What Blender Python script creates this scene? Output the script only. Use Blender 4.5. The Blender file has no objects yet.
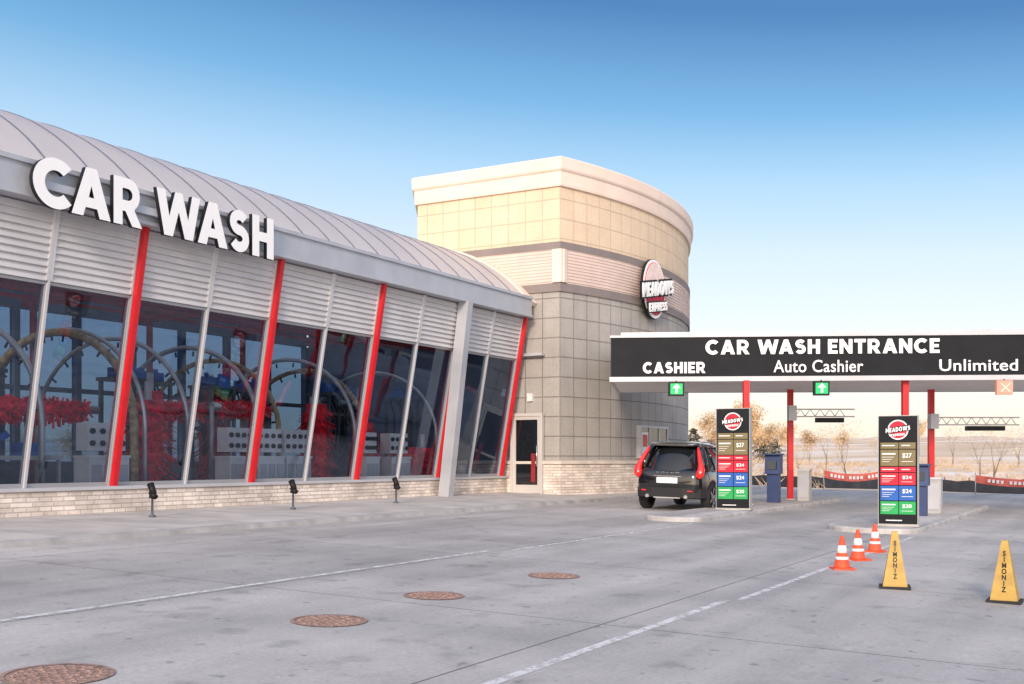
import bpy, math, random, bmesh
from mathutils import Vector, Matrix
random.seed(7)
SC=bpy.context.scene
COL=SC.collection
SC.view_settings.view_transform='Standard'
SC.view_settings.look='None'
SC.view_settings.exposure=0
def srgb(r,g,b):
    def f(c):
        c/=255.0
        return c/12.92 if c<=0.04045 else ((c+0.055)/1.055)**2.4
    return (f(r),f(g),f(b),1)
# ------------------------------------------------------------ coordinates
AX=Vector((.487,.874,0)); NX=Vector((.874,-.487,0)); UP=Vector((0,0,1))
IH=.10
def B(t,n,z): return Vector((.8*(-10.97+.487*t+.874*n), .8*(23.57+.874*t-.487*n), .8*z+.47))
def sm(a,b,x):
    x=max(0,min(1,(x-a)/(b-a))); return x*x*(3-2*x)
def zg(x,y):
    n=16.86+.874*x-.487*y
    n=max(-4,min(34,n))
    z=.47-.0279*n
    w=sm(47,80,y)
    far=-.7+max(0,y-85)*.021
    if y>420: far=-.7+335*.021+(y-420)*.03
    far=min(far,16)
    z=z*(1-w)+far*w
    return z
def G(t,n,dz=0):
    x=-8.776+.487*t+.874*n; y=18.856+.874*t-.487*n
    return Vector((x,y,zg(x,y)+dz))
# ------------------------------------------------------------ materials
def new_mat(name):
    m=bpy.data.materials.new(name); m.use_nodes=True
    nt=m.node_tree; bs=nt.nodes['Principled BSDF']
    return m,nt,bs
def N(nt,t,**k):
    n=nt.nodes.new(t)
    for a,b in k.items(): setattr(n,a,b)
    return n
def mat(name,col,rough=.6,metal=0,var=.12,scale=6,bump=0,bscale=40,coat=0,emit=0,coord='Object',spec=.5):
    m,nt,bs=new_mat(name)
    tc=N(nt,'ShaderNodeTexCoord')
    no=N(nt,'ShaderNodeTexNoise'); no.inputs['Scale'].default_value=scale; no.inputs['Detail'].default_value=5
    nt.links.new(tc.outputs[coord],no.inputs['Vector'])
    mr=N(nt,'ShaderNodeMapRange'); mr.inputs['From Min'].default_value=.3; mr.inputs['From Max'].default_value=.7
    mr.inputs['To Min'].default_value=1-var; mr.inputs['To Max'].default_value=1+var
    nt.links.new(no.outputs['Fac'],mr.inputs['Value'])
    mx=N(nt,'ShaderNodeVectorMath',operation='SCALE'); mx.inputs[0].default_value=col[:3]
    nt.links.new(mr.outputs[0],mx.inputs['Scale'])
    nt.links.new(mx.outputs[0],bs.inputs['Base Color'])
    bs.inputs['Roughness'].default_value=rough; bs.inputs['Metallic'].default_value=metal
    bs.inputs['Coat Weight'].default_value=coat; bs.inputs['Specular IOR Level'].default_value=spec
    if emit:
        nt.links.new(mx.outputs[0],bs.inputs['Emission Color']); bs.inputs['Emission Strength'].default_value=emit
    if bump:
        n2=N(nt,'ShaderNodeTexNoise'); n2.inputs['Scale'].default_value=bscale; n2.inputs['Detail'].default_value=4
        nt.links.new(tc.outputs[coord],n2.inputs['Vector'])
        bp=N(nt,'ShaderNodeBump'); bp.inputs['Strength'].default_value=bump; bp.inputs['Distance'].default_value=.02
        nt.links.new(n2.outputs['Fac'],bp.inputs['Height']); nt.links.new(bp.outputs[0],bs.inputs['Normal'])
    return m
def brick_mat(name,c1,c2,mortar,w,h,ms,offset=.5,rough=.8,bump=.6,var=.15,smooth=.1,bias=0,streak=0,squash=1,sqf=2):
    m,nt,bs=new_mat(name)
    uv=N(nt,'ShaderNodeUVMap')
    br=N(nt,'ShaderNodeTexBrick'); br.offset=offset; br.squash=squash; br.squash_frequency=sqf
    br.inputs['Scale'].default_value=1
    br.inputs['Brick Width'].default_value=w; br.inputs['Row Height'].default_value=h
    br.inputs['Mortar Size'].default_value=ms; br.inputs['Mortar Smooth'].default_value=smooth; br.inputs['Bias'].default_value=bias
    br.inputs['Color1'].default_value=c1; br.inputs['Color2'].default_value=c2; br.inputs['Mortar'].default_value=mortar
    nt.links.new(uv.outputs[0],br.inputs['Vector'])
    no=N(nt,'ShaderNodeTexNoise'); no.inputs['Scale'].default_value=1.3; no.inputs['Detail'].default_value=8
    nt.links.new(uv.outputs[0],no.inputs['Vector'])
    mr=N(nt,'ShaderNodeMapRange'); mr.inputs['From Min'].default_value=.3; mr.inputs['From Max'].default_value=.7
    mr.inputs['To Min'].default_value=1-var; mr.inputs['To Max'].default_value=1+var
    nt.links.new(no.outputs['Fac'],mr.inputs['Value'])
    nf_=N(nt,'ShaderNodeTexNoise'); nf_.inputs['Scale'].default_value=14; nf_.inputs['Detail'].default_value=6
    nt.links.new(uv.outputs[0],nf_.inputs['Vector'])
    mf=N(nt,'ShaderNodeMapRange'); mf.inputs['From Min'].default_value=.3; mf.inputs['From Max'].default_value=.7
    mf.inputs['To Min'].default_value=.93; mf.inputs['To Max'].default_value=1.07
    nt.links.new(nf_.outputs['Fac'],mf.inputs['Value'])
    mu=N(nt,'ShaderNodeMath',operation='MULTIPLY'); nt.links.new(mr.outputs[0],mu.inputs[0]); nt.links.new(mf.outputs[0],mu.inputs[1])
    last=mu.outputs[0]
    if streak:
        mp=N(nt,'ShaderNodeMapping'); mp.inputs['Scale'].default_value=(3.0,.25,1); nt.links.new(uv.outputs[0],mp.inputs['Vector'])
        ns=N(nt,'ShaderNodeTexNoise'); ns.inputs['Scale'].default_value=1; ns.inputs['Detail'].default_value=4; nt.links.new(mp.outputs[0],ns.inputs['Vector'])
        ms_=N(nt,'ShaderNodeMapRange'); ms_.inputs['From Min'].default_value=.4; ms_.inputs['From Max'].default_value=.7; ms_.inputs['To Min'].default_value=1; ms_.inputs['To Max'].default_value=1-streak
        nt.links.new(ns.outputs['Fac'],ms_.inputs['Value'])
        m3=N(nt,'ShaderNodeMath',operation='MULTIPLY'); nt.links.new(last,m3.inputs[0]); nt.links.new(ms_.outputs[0],m3.inputs[1]); last=m3.outputs[0]
    mx=N(nt,'ShaderNodeVectorMath',operation='SCALE')
    nt.links.new(br.outputs['Color'],mx.inputs[0]); nt.links.new(last,mx.inputs['Scale'])
    nt.links.new(mx.outputs[0],bs.inputs['Base Color'])
    bs.inputs['Roughness'].default_value=rough
    n2=N(nt,'ShaderNodeTexNoise'); n2.inputs['Scale'].default_value=25
    nt.links.new(uv.outputs[0],n2.inputs['Vector'])
    ad=N(nt,'ShaderNodeMath',operation='MULTIPLY_ADD'); ad.inputs[1].default_value=-1
    nt.links.new(br.outputs['Fac'],ad.inputs[0])
    sc=N(nt,'ShaderNodeMath',operation='MULTIPLY'); sc.inputs[1].default_value=.25
    nt.links.new(n2.outputs['Fac'],sc.inputs[0]); nt.links.new(sc.outputs[0],ad.inputs[2])
    bp=N(nt,'ShaderNodeBump'); bp.inputs['Strength'].default_value=bump; bp.inputs['Distance'].default_value=.03
    nt.links.new(ad.outputs[0],bp.inputs['Height']); nt.links.new(bp.outputs[0],bs.inputs['Normal'])
    return m
def glass_mat(name,tint,gloss=(.9,.93,1,1),f0=.12,rough=.02,fmax=1):
    m,nt,bs=new_mat(name); nt.nodes.remove(bs)
    out=nt.nodes['Material Output']
    tr=N(nt,'ShaderNodeBsdfTransparent'); tr.inputs[0].default_value=tint
    gl=N(nt,'ShaderNodeBsdfGlossy'); gl.inputs['Color'].default_value=gloss; gl.inputs['Roughness'].default_value=rough
    tc=N(nt,'ShaderNodeTexCoord'); no=N(nt,'ShaderNodeTexNoise'); no.inputs['Scale'].default_value=.7
    nt.links.new(tc.outputs['Object'],no.inputs['Vector'])
    bp=N(nt,'ShaderNodeBump'); bp.inputs['Strength'].default_value=.10; bp.inputs['Distance'].default_value=.08
    nt.links.new(no.outputs['Fac'],bp.inputs['Height']); nt.links.new(bp.outputs[0],gl.inputs['Normal'])
    fr=N(nt,'ShaderNodeFresnel'); fr.inputs['IOR'].default_value=1.45
    mr=N(nt,'ShaderNodeMapRange'); mr.inputs['To Min'].default_value=f0; mr.inputs['To Max'].default_value=fmax
    nt.links.new(fr.outputs[0],mr.inputs['Value'])
    mx=N(nt,'ShaderNodeMixShader')
    nt.links.new(mr.outputs[0],mx.inputs[0]); nt.links.new(tr.outputs[0],mx.inputs[1]); nt.links.new(gl.outputs[0],mx.inputs[2])
    nt.links.new(mx.outputs[0],out.inputs[0])
    return m

M={}
M['white']=mat('white_metal',(.74,.74,.74),.4,0,.05)
M['letter_white']=mat('letter_white',(.90,.90,.90),.5,0,.02)
M['black']=mat('black_metal',(.012,.012,.014),.5,0,.2,spec=.25)
M['fascia_black']=mat('fascia_black',(.014,.015,.019),.6,0,.15,2,spec=.15)
M['alu']=mat('aluminium',(.48,.495,.535),.42,.25,.09,1.5)
M['frame']=mat('window_frame',(.38,.385,.40),.45,.2,.06,1.5)
M['doorframe']=mat('door_frame',(.58,.55,.52),.5,.1,.06,1.5)
M['alu_light']=mat('light_aluminium',(.54,.54,.56),.45,.1,.07,1.5)
M['trimmetal']=mat('canopy_trim_metal',(.46,.47,.50),.45,.2,.08,1.5)
M['louver']=mat('louver_metal',(.60,.585,.59),.5,.05,.08,1.2)
M['red']=mat('red_paint',(.60,.010,.018),.4,0,.12,3)
M['red_dark']=mat('red_steel',(.28,.018,.022),.5,0,.25,3)
M['rib']=mat('rib_dark',(.15,.17,.24),.5,.2,.1)
M['cream']=mat('cream_cornice',(.80,.655,.555),.8,0,.07,.8,.12,30)
M['trim_gray']=mat('trim_gray',(.23,.195,.185),.8,0,.10,1,.2,40)
M['corr']=mat('corrugated',(.69,.55,.485),.55,.05,.06,1.5)
M['sill']=mat('stone_sill',(.66,.58,.51),.8,0,.12,3,.3,40)
M['floor']=mat('tunnel_floor',(.28,.28,.30),.5,0,.2,1)
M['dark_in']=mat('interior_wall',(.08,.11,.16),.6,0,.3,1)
M['soffit']=mat('soffit',(.80,.77,.73),.6,0,.04,1)
M['orange']=mat('cone_orange',(.78,.085,.028),.5,0,.14,8)
M['band']=mat('cone_band',(.78,.78,.78),.5,0,.08,8)
M['yellow']=mat('cone_yellow',(.44,.275,.055),.55,0,.18,8)
M['rubber']=mat('rubber',(.02,.02,.022),.8,0,.3,10)
M['blue']=mat('kiosk_blue',(.03,.055,.15),.5,0,.1,3)
M['graybox']=mat('cabinet_gray',(.42,.42,.41),.6,0,.1,3)
M['eq']=mat('equipment_white',(.80,.79,.78),.5,0,.08,3)
M['steel']=mat('arch_steel',(.50,.49,.48),.35,.6,.2,3)
M['machine']=mat('machine_dark',(.10,.11,.13),.5,.4,.4,3)
M['brush']=mat('brush_red',(.78,.008,.03),.9,0,.7,9)
M['brushy']=mat('brush_amber',(.38,.28,.15),.9,0,.5,9)
M['green']=mat('signal_green',(.0,.42,.12),.4,0,.03,3,emit=.5)
M['sigx']=mat('signal_panel_pink',(.72,.30,.22),.4,0,.03,3,emit=.2)
M['sigxm']=mat('signal_cross_faded',(.80,.62,.50),.5,0,.05,3)
M['gold_p']=mat('panel_gold',(.20,.165,.085),.5,0,.08,5,spec=.2)
M['red_p']=mat('panel_red',(.60,.025,.05),.5,0,.08,5,spec=.2)
M['blue_p']=mat('panel_blue',(.03,.12,.42),.5,0,.08,5,spec=.2)
M['green_p']=mat('panel_green',(.03,.35,.10),.5,0,.08,5,spec=.2)
M['banner']=mat('banner_red',(.62,.13,.10),.7,0,.25,4)
M['silt']=mat('silt_fence_black',(.02,.024,.034),.8,0,.4,3)
M['bark']=mat('bark',(.24,.17,.12),.9,0,.25,4)
M['twig']=mat('twigs_tan',(.62,.46,.31),.9,0,.4,1.2)
M['leafgold']=mat('foliage_gold',(.58,.40,.22),.8,0,.5,.8)
M['pine']=mat('foliage_pine',(.15,.145,.085),.8,0,.5,.8)
M['manhole']=mat('manhole_iron',(.36,.23,.185),.85,0,.4,14,.5,60,spec=.2)
M['curb']=mat('kerb_concrete',(.43,.415,.405),.85,0,.22,2.5,.3,50)
M['walk']=mat('walkway_concrete',(.53,.495,.465),.85,0,.18,1.2,.3,50)
M['earth']=mat('dark_earth',(.05,.05,.055),.95,0,.5,2,.5,6)
M['carpaint']=mat('car_black_paint',(.006,.006,.008),.10,.1,.1,2,coat=1)
M['carglass']=mat('car_dark_glass',(.01,.012,.015),.04,0,.1,2,coat=.5)
M['plastic']=mat('car_plastic',(.02,.02,.022),.6,0,.1,6)
M['chrome']=mat('chrome',(.6,.6,.62),.2,1,.05,4)
M['tail']=mat('tail_light_red',(.75,.01,.01),.2,0,.1,9,coat=1,emit=.5)
M['plate']=mat('plate_white',(.80,.82,.80),.5,0,.05,9)
M['stone']=brick_mat('ledge_stone',(.88,.78,.69,1),(.62,.53,.46,1),(.48,.41,.36,1),.26,.085,.008,.37,.85,.8,.28,squash=1.7,sqf=3)
M['eifs_gray']=brick_mat('block_gray',(.375,.352,.325,1),(.410,.385,.355,1),(.235,.218,.20,1),.60,.60,.017,0,.9,.8,.07,.3,streak=.08)
M['eifs_beige']=brick_mat('block_beige',(.70,.55,.39,1),(.73,.58,.42,1),(.55,.43,.31,1),.60,.60,.015,0,.85,.6,.06,.3,streak=.05)
M['glass']=glass_mat('tunnel_glass',(.64,.70,.78,1),gloss=(.62,.78,1,1),f0=.06,fmax=.8)
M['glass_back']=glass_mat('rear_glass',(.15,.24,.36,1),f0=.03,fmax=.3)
def roof_mat():
    m,nt,bs=new_mat('roof_polycarbonate')
    out=nt.nodes['Material Output']
    bs.inputs['Roughness'].default_value=.4
    tl=N(nt,'ShaderNodeBsdfTranslucent'); tl.inputs[0].default_value=(.78,.84,.92,1)
    mx=N(nt,'ShaderNodeMixShader'); mx.inputs[0].default_value=.38
    nt.links.new(bs.outputs[0],mx.inputs[1]); nt.links.new(tl.outputs[0],mx.inputs[2]); nt.links.new(mx.outputs[0],out.inputs[0])
    tc=N(nt,'ShaderNodeTexCoord'); no=N(nt,'ShaderNodeTexNoise'); no.inputs['Scale'].default_value=.5; no.inputs['Detail'].default_value=5
    nt.links.new(tc.outputs['Object'],no.inputs['Vector'])
    cr=N(nt,'ShaderNodeValToRGB'); cr.color_ramp.elements[0].position=.3; cr.color_ramp.elements[1].position=.7
    cr.color_ramp.elements[0].color=(.80,.73,.71,1); cr.color_ramp.elements[1].color=(.92,.84,.80,1)
    nt.links.new(no.outputs['Fac'],cr.inputs[0]); nt.links.new(cr.outputs[0],bs.inputs['Base Color'])
    return m
M['roof']=roof_mat()
def lot_mat():
    m,nt,bs=new_mat('lot_concrete')
    tc=N(nt,'ShaderNodeTexCoord')
    mp=N(nt,'ShaderNodeMapping'); mp.vector_type='POINT'
    mp.inputs['Rotation'].default_value=(0,0,-math.atan2(.874,.487))
    nt.links.new(tc.outputs['Object'],mp.inputs['Vector'])
    br=N(nt,'ShaderNodeTexBrick'); br.offset=0; br.inputs['Scale'].default_value=1
    br.inputs['Brick Width'].default_value=4.4; br.inputs['Row Height'].default_value=4.0; br.inputs['Mortar Size'].default_value=.013
    br.inputs['Mortar Smooth'].default_value=.3
    br.inputs['Color1'].default_value=(.485,.455,.435,1); br.inputs['Color2'].default_value=(.425,.402,.388,1); br.inputs['Mortar'].default_value=(.20,.185,.18,1)
    nt.links.new(mp.outputs[0],br.inputs['Vector'])
    n1=N(nt,'ShaderNodeTexNoise'); n1.inputs['Scale'].default_value=.35; n1.inputs['Detail'].default_value=9; n1.inputs['Roughness'].default_value=.62
    nt.links.new(mp.outputs[0],n1.inputs['Vector'])
    mp2=N(nt,'ShaderNodeMapping'); mp2.inputs['Scale'].default_value=(.07,1.1,1)
    nt.links.new(mp.outputs[0],mp2.inputs['Vector'])
    n2=N(nt,'ShaderNodeTexNoise'); n2.inputs['Scale'].default_value=1; n2.inputs['Detail'].default_value=6
    nt.links.new(mp2.outputs[0],n2.inputs['Vector'])
    n3=N(nt,'ShaderNodeTexNoise'); n3.inputs['Scale'].default_value=28; n3.inputs['Detail'].default_value=6
    nt.links.new(mp.outputs[0],n3.inputs['Vector'])
    n4=N(nt,'ShaderNodeTexNoise'); n4.inputs['Scale'].default_value=2.2; n4.inputs['Detail'].default_value=3
    nt.links.new(mp.outputs[0],n4.inputs['Vector'])
    n5=N(nt,'ShaderNodeTexNoise'); n5.inputs['Scale'].default_value=6.5; n5.inputs['Detail'].default_value=2
    nt.links.new(mp.outputs[0],n5.inputs['Vector'])
    def mr(n,a,b,lo,hi):
        r=N(nt,'ShaderNodeMapRange'); r.inputs['From Min'].default_value=a; r.inputs['From Max'].default_value=b
        r.inputs['To Min'].default_value=lo; r.inputs['To Max'].default_value=hi
        nt.links.new(n.outputs['Fac'],r.inputs['Value']); return r
    rs=[mr(n1,.32,.68,.80,1.16),mr(n2,.35,.65,.80,1.09),mr(n3,.3,.7,.90,1.10),mr(n4,.58,.72,1,.76),mr(n5,.66,.73,1,.66)]
    prev=rs[0].outputs[0]
    for r in rs[1:]:
        mm=N(nt,'ShaderNodeMath',operation='MULTIPLY'); nt.links.new(prev,mm.inputs[0]); nt.links.new(r.outputs[0],mm.inputs[1]); prev=mm.outputs[0]
    mx=N(nt,'ShaderNodeVectorMath',operation='SCALE')
    nt.links.new(br.outputs['Color'],mx.inputs[0]); nt.links.new(prev,mx.inputs['Scale'])
    nt.links.new(mx.outputs[0],bs.inputs['Base Color'])
    r=mr(n1,.3,.7,.6,.9); nt.links.new(r.outputs[0],bs.inputs['Roughness'])
    bs.inputs['Specular IOR Level'].default_value=.35
    bp=N(nt,'ShaderNodeBump'); bp.inputs['Strength'].default_value=.35; bp.inputs['Distance'].default_value=.01
    nt.links.new(n3.outputs['Fac'],bp.inputs['Height']); nt.links.new(bp.outputs[0],bs.inputs['Normal'])
    return m
M['lot']=lot_mat()
def field_mat():
    m,nt,bs=new_mat('dry_field')
    tc=N(nt,'ShaderNodeTexCoord')
    mp=N(nt,'ShaderNodeMapping'); mp.inputs['Scale'].default_value=(.012,.05,.05)
    nt.links.new(tc.outputs['Object'],mp.inputs['Vector'])
    n1=N(nt,'ShaderNodeTexNoise'); n1.inputs['Scale'].default_value=1; n1.inputs['Detail'].default_value=10; n1.inputs['Roughness'].default_value=.65
    nt.links.new(mp.outputs[0],n1.inputs['Vector'])
    cr=N(nt,'ShaderNodeValToRGB'); e=cr.color_ramp.elements
    e[0].position=.36; e[0].color=(.60,.44,.29,1); e[1].position=.60; e[1].color=(.86,.79,.75,1)
    x=e.new(.50); x.color=(.76,.60,.44,1)
    nt.links.new(n1.outputs['Fac'],cr.inputs[0]); nt.links.new(cr.outputs[0],bs.inputs['Base Color'])
    bs.inputs['Roughness'].default_value=.95
    return m
M['field']=field_mat()
def paint_mat(name,lo,a,b):
    m,nt,bs=new_mat(name)
    out=nt.nodes['Material Output']
    bs.inputs['Base Color'].default_value=(.80,.79,.78,1); bs.inputs['Roughness'].default_value=.7
    tc=N(nt,'ShaderNodeTexCoord'); n1=N(nt,'ShaderNodeTexNoise'); n1.inputs['Scale'].default_value=5.5; n1.inputs['Detail'].default_value=10; n1.inputs['Roughness'].default_value=.75
    nt.links.new(tc.outputs['Object'],n1.inputs['Vector'])
    mr=N(nt,'ShaderNodeMapRange'); mr.inputs['From Min'].default_value=a; mr.inputs['From Max'].default_value=b; mr.inputs['To Min'].default_value=lo; mr.inputs['To Max'].default_value=.88
    nt.links.new(n1.outputs['Fac'],mr.inputs['Value'])
    tr=N(nt,'ShaderNodeBsdfTransparent'); mx=N(nt,'ShaderNodeMixShader')
    nt.links.new(mr.outputs[0],mx.inputs[0]); nt.links.new(tr.outputs[0],mx.inputs[1]); nt.links.new(bs.outputs[0],mx.inputs[2]); nt.links.new(mx.outputs[0],out.inputs[0])
    return m
M['paint']=paint_mat('lane_paint_worn',.2,.40,.54)

# ------------------------------------------------------------ mesh builder
class MB:
    def __init__(s): s.v=[]; s.f=[]; s.uv=[]; s.m=[]; s.sm=[]
    def face(s,pts,mi=0,uv=None,smooth=False):
        i=len(s.v); s.v+= [Vector(p) for p in pts]; s.f.append(tuple(range(i,i+len(pts))))
        s.uv.append(uv or [(0,0)]*len(pts)); s.m.append(mi); s.sm.append(smooth)
    def hexa(s,p,mi=0):
        i=len(s.v); s.v+=[Vector(q) for q in p]
        for f in ((0,3,2,1),(4,5,6,7),(0,1,5,4),(1,2,6,5),(2,3,7,6),(3,0,4,7)):
            s.f.append(tuple(i+k for k in f)); s.uv.append([(0,0)]*4); s.m.append(mi); s.sm.append(False)
    def box(s,x0,x1,y0,y1,z0,z1,mi=0):
        s.hexa([(x0,y0,z0),(x1,y0,z0),(x1,y1,z0),(x0,y1,z0),(x0,y0,z1),(x1,y0,z1),(x1,y1,z1),(x0,y1,z1)],mi)
    def obox(s,c,ex,ey,ez,mi=0):
        c=Vector(c); ex=Vector(ex);ey=Vector(ey);ez=Vector(ez)
        s.hexa([c-ex-ey-ez,c+ex-ey-ez,c+ex+ey-ez,c-ex+ey-ez,c-ex-ey+ez,c+ex-ey+ez,c+ex+ey+ez,c-ex+ey+ez],mi)
    def bbox(s,t0,t1,n0,n1,z0,z1,mi=0):
        s.hexa([B(t0,n1,z0),B(t1,n1,z0),B(t1,n0,z0),B(t0,n0,z0),B(t0,n1,z1),B(t1,n1,z1),B(t1,n0,z1),B(t0,n0,z1)],mi)
    def fbox(s,t0,t1,o0,o1,z0,z1,mi=0):
        a=nf(z0); b=nf(z1)
        s.hexa([B(t0,a+o1,z0),B(t1,a+o1,z0),B(t1,a+o0,z0),B(t0,a+o0,z0),B(t0,b+o1,z1),B(t1,b+o1,z1),B(t1,b+o0,z1),B(t0,b+o0,z1)],mi)
    def tube(s,path,rad,seg=10,mi=0,caps=True):
        path=[Vector(p) for p in path]
        if not hasattr(rad,'__len__'): rad=[rad]*len(path)
        i0=len(s.v); prevx=None
        for k,p in enumerate(path):
            d=(path[min(k+1,len(path)-1)]-path[max(k-1,0)]).normalized()
            if prevx is None:
                h=Vector((0,0,1)) if abs(d.z)<.9 else Vector((1,0,0))
                x=d.cross(h).normalized()
            else:
                x=(prevx-d*prevx.dot(d)).normalized()
            prevx=x; y=d.cross(x)
            for j in range(seg):
                a=2*math.pi*j/seg
                s.v.append(p+(x*math.cos(a)+y*math.sin(a))*rad[k])
        for k in range(len(path)-1):
            for j in range(seg):
                a=i0+k*seg+j; b=i0+k*seg+(j+1)%seg
                s.f.append((a,b,b+seg,a+seg)); s.uv.append([(0,0)]*4); s.m.append(mi); s.sm.append(True)
        if caps:
            s.f.append(tuple(i0+j for j in range(seg))[::-1]); s.uv.append([(0,0)]*seg); s.m.append(mi); s.sm.append(False)
            e=i0+(len(path)-1)*seg
            s.f.append(tuple(e+j for j in range(seg))); s.uv.append([(0,0)]*seg); s.m.append(mi); s.sm.append(False)
    def lathe(s,prof,seg=24,c=(0,0,0),mi=0,smooth=True,rot=0):
        i0=len(s.v); c=Vector(c)
        for r,z in prof:
            for j in range(seg):
                a=2*math.pi*j/seg+rot
                s.v.append(c+Vector((r*math.cos(a),r*math.sin(a),z)))
        for k in range(len(prof)-1):
            for j in range(seg):
                a=i0+k*seg+j; b=i0+k*seg+(j+1)%seg
                s.f.append((a,b,b+seg,a+seg)); s.uv.append([(0,0)]*4); s.m.append(mi); s.sm.append(smooth)
        s.f.append(tuple(i0+(len(prof)-1)*seg+j for j in range(seg))); s.uv.append([(0,0)]*seg); s.m.append(mi); s.sm.append(False)
        s.f.append(tuple(i0+j for j in range(seg))[::-1]); s.uv.append([(0,0)]*seg); s.m.append(mi); s.sm.append(False)
    def mesh(s,name,mats,off=Vector((0,0,0))):
        me=bpy.data.meshes.new(name)
        me.from_pydata([v-off for v in s.v],[],s.f)
        ul=me.uv_layers.new(name='UVMap')
        for p,uvs in zip(me.polygons,s.uv):
            for li,uv in zip(p.loop_indices,uvs): ul.data[li].uv=uv
        for p,mi,smo in zip(me.polygons,s.m,s.sm): p.material_index=mi; p.use_smooth=smo
        for m in mats: me.materials.append(m)
        return me
def thing(name,loc,label,cat,group=None,rot=0):
    o=bpy.data.objects.new(name,None); o.empty_display_size=.3
    o.location=loc; o.rotation_euler=(0,0,rot); COL.objects.link(o)
    o['label']=label; o['category']=cat
    if group: o['group']=group
    return o
def part(name,mb,mats,parent,local=False,label=None):
    if not isinstance(mats,(list,tuple)): mats=[mats]
    n=len(mb.v); c=Vector((0,0,0))
    for v in mb.v: c+=v
    c/=max(1,n)
    o=bpy.data.objects.new(name,mb.mesh(name,mats,c)); COL.objects.link(o)
    if local: o.location=c
    else:
        root=Vector((0,0,0)); p=parent
        while p: root=root+p.location; p=p.parent
        o.location=c-root
    o.parent=parent
    if label: o['label']=label
    return o
def solo(name,mb,mats,loc,label=None,cat=None,group=None,kind=None):
    if not isinstance(mats,(list,tuple)): mats=[mats]
    loc=Vector(loc)
    o=bpy.data.objects.new(name,mb.mesh(name,mats,loc)); COL.objects.link(o); o.location=loc
    if label:o['label']=label
    if cat:o['category']=cat
    if group:o['group']=group
    if kind:o['kind']=kind
    return o
def copy_thing(root,loc,rot=None,scale=None,label=None):
    r=root.copy(); COL.objects.link(r); r.location=loc
    if rot is not None: r.rotation_euler=(0,0,rot)
    if scale is not None: r.scale=(scale,)*3 if not hasattr(scale,'__len__') else scale
    if label: r['label']=label
    def rec(src,dst):
        for ch in list(src.children):
            if ch.name in made: continue
            c=ch.copy(); COL.objects.link(c); c.parent=dst; made.add(c.name); rec(ch,c)
    made=set(); rec(root,r)
    return r
# ---- heavy geometric capitals, outlines in units of cap height
def arc(cx,cy,rx,ry,a0,a1,n=16):
    return [(cx+rx*math.cos(math.radians(a0+(a1-a0)*i/n)),cy+ry*math.sin(math.radians(a0+(a1-a0)*i/n))) for i in range(n+1)]
def s_glyph():
    hw=.122; out=[]; inn=[]
    P=[]
    for i in range(15):
        a=math.radians(28+(270-28)*i/14); P.append((.36+.225*math.cos(a),.700+.178*math.sin(a)))
    for i in range(1,16):
        a=math.radians(90-(90+152)*i/15); P.append((.36+.245*math.cos(a),.322+.200*math.sin(a)))
    for i,p in enumerate(P):
        q=P[min(i+1,len(P)-1)]; r=P[max(i-1,0)]; dx,dy=q[0]-r[0],q[1]-r[1]; L=math.hypot(dx,dy); nx,ny=-dy/L,dx/L
        out.append((p[0]+nx*hw,p[1]+ny*hw)); inn.append((p[0]-nx*hw,p[1]-ny*hw))
    return [out+inn[::-1]]
GL={
'A':(1.0,[[(0,0),(.29,0),(.352,.185),(.648,.185),(.71,0),(1.0,0),(.64,1),(.36,1)],[(.43,.395),(.57,.395),(.50,.64)]]),
'H':(.84,[[(0,0),(.27,0),(.27,.385),(.57,.385),(.57,0),(.84,0),(.84,1),(.57,1),(.57,.615),(.27,.615),(.27,1),(0,1)]]),
'W':(1.46,[[(.25,0),(.53,0),(.73,.57),(.93,0),(1.21,0),(1.46,1),(1.18,1),(1.045,.43),(.85,1),(.61,1),(.415,.43),(.28,1),(0,1)]]),
'R':(.88,[[(0,0),(.27,0),(.27,.30),(.36,.30),(.57,0),(.88,0),(.635,.355)]+arc(.46,.665,.345,.335,-52,90,14)+[(0,1)],[(.27,.53)]+arc(.44,.655,.135,.125,-90,90,10)+[(.27,.78)]]),
'P':(.82,[[(0,0),(.27,0),(.27,.30)]+arc(.46,.65,.345,.35,-90,90,14)+[(0,1)],[(.27,.53)]+arc(.44,.655,.135,.125,-90,90,10)+[(.27,.78)]]),
'C':(.93,[arc(.52,.5,.52,.515,45,315,26)+arc(.52,.5,.25,.265,315,45,22)]),
'O':(1.04,[arc(.52,.5,.52,.515,0,348,28),arc(.52,.5,.25,.265,0,345,22)]),
'D':(.92,[[(0,0)]+arc(.40,.5,.50,.5,-90,90,16)+[(0,1)],[(.27,.235)]+arc(.37,.5,.27,.265,-90,90,12)+[(.27,.765)]]),
'S':(.73,s_glyph()),
'E':(.66,[[(0,0),(.66,0),(.66,.22),(.26,.22),(.26,.395),(.60,.395),(.60,.605),(.26,.605),(.26,.78),(.66,.78),(.66,1),(0,1)]]),
'N':(.88,[[(0,0),(.25,0),(.25,.56),(.64,0),(.88,0),(.88,1),(.63,1),(.63,.44),(.24,1),(0,1)]]),
'T':(.78,[[(.26,0),(.52,0),(.52,.77),(.78,.77),(.78,1),(0,1),(0,.77),(.26,.77)]]),
'I':(.27,[[(0,0),(.27,0),(.27,1),(0,1)]]),
'M':(1.04,[[(0,0),(.25,0),(.25,.56),(.52,.17),(.79,.56),(.79,0),(1.04,0),(1.04,1),(.79,1),(.52,.60),(.25,1),(0,1)]]),
'X':(.92,[[(0,0),(.31,0),(.46,.27),(.61,0),(.92,0),(.63,.505),(.90,1),(.60,1),(.46,.75),(.32,1),(.02,1),(.29,.505)]]),
}
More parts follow.
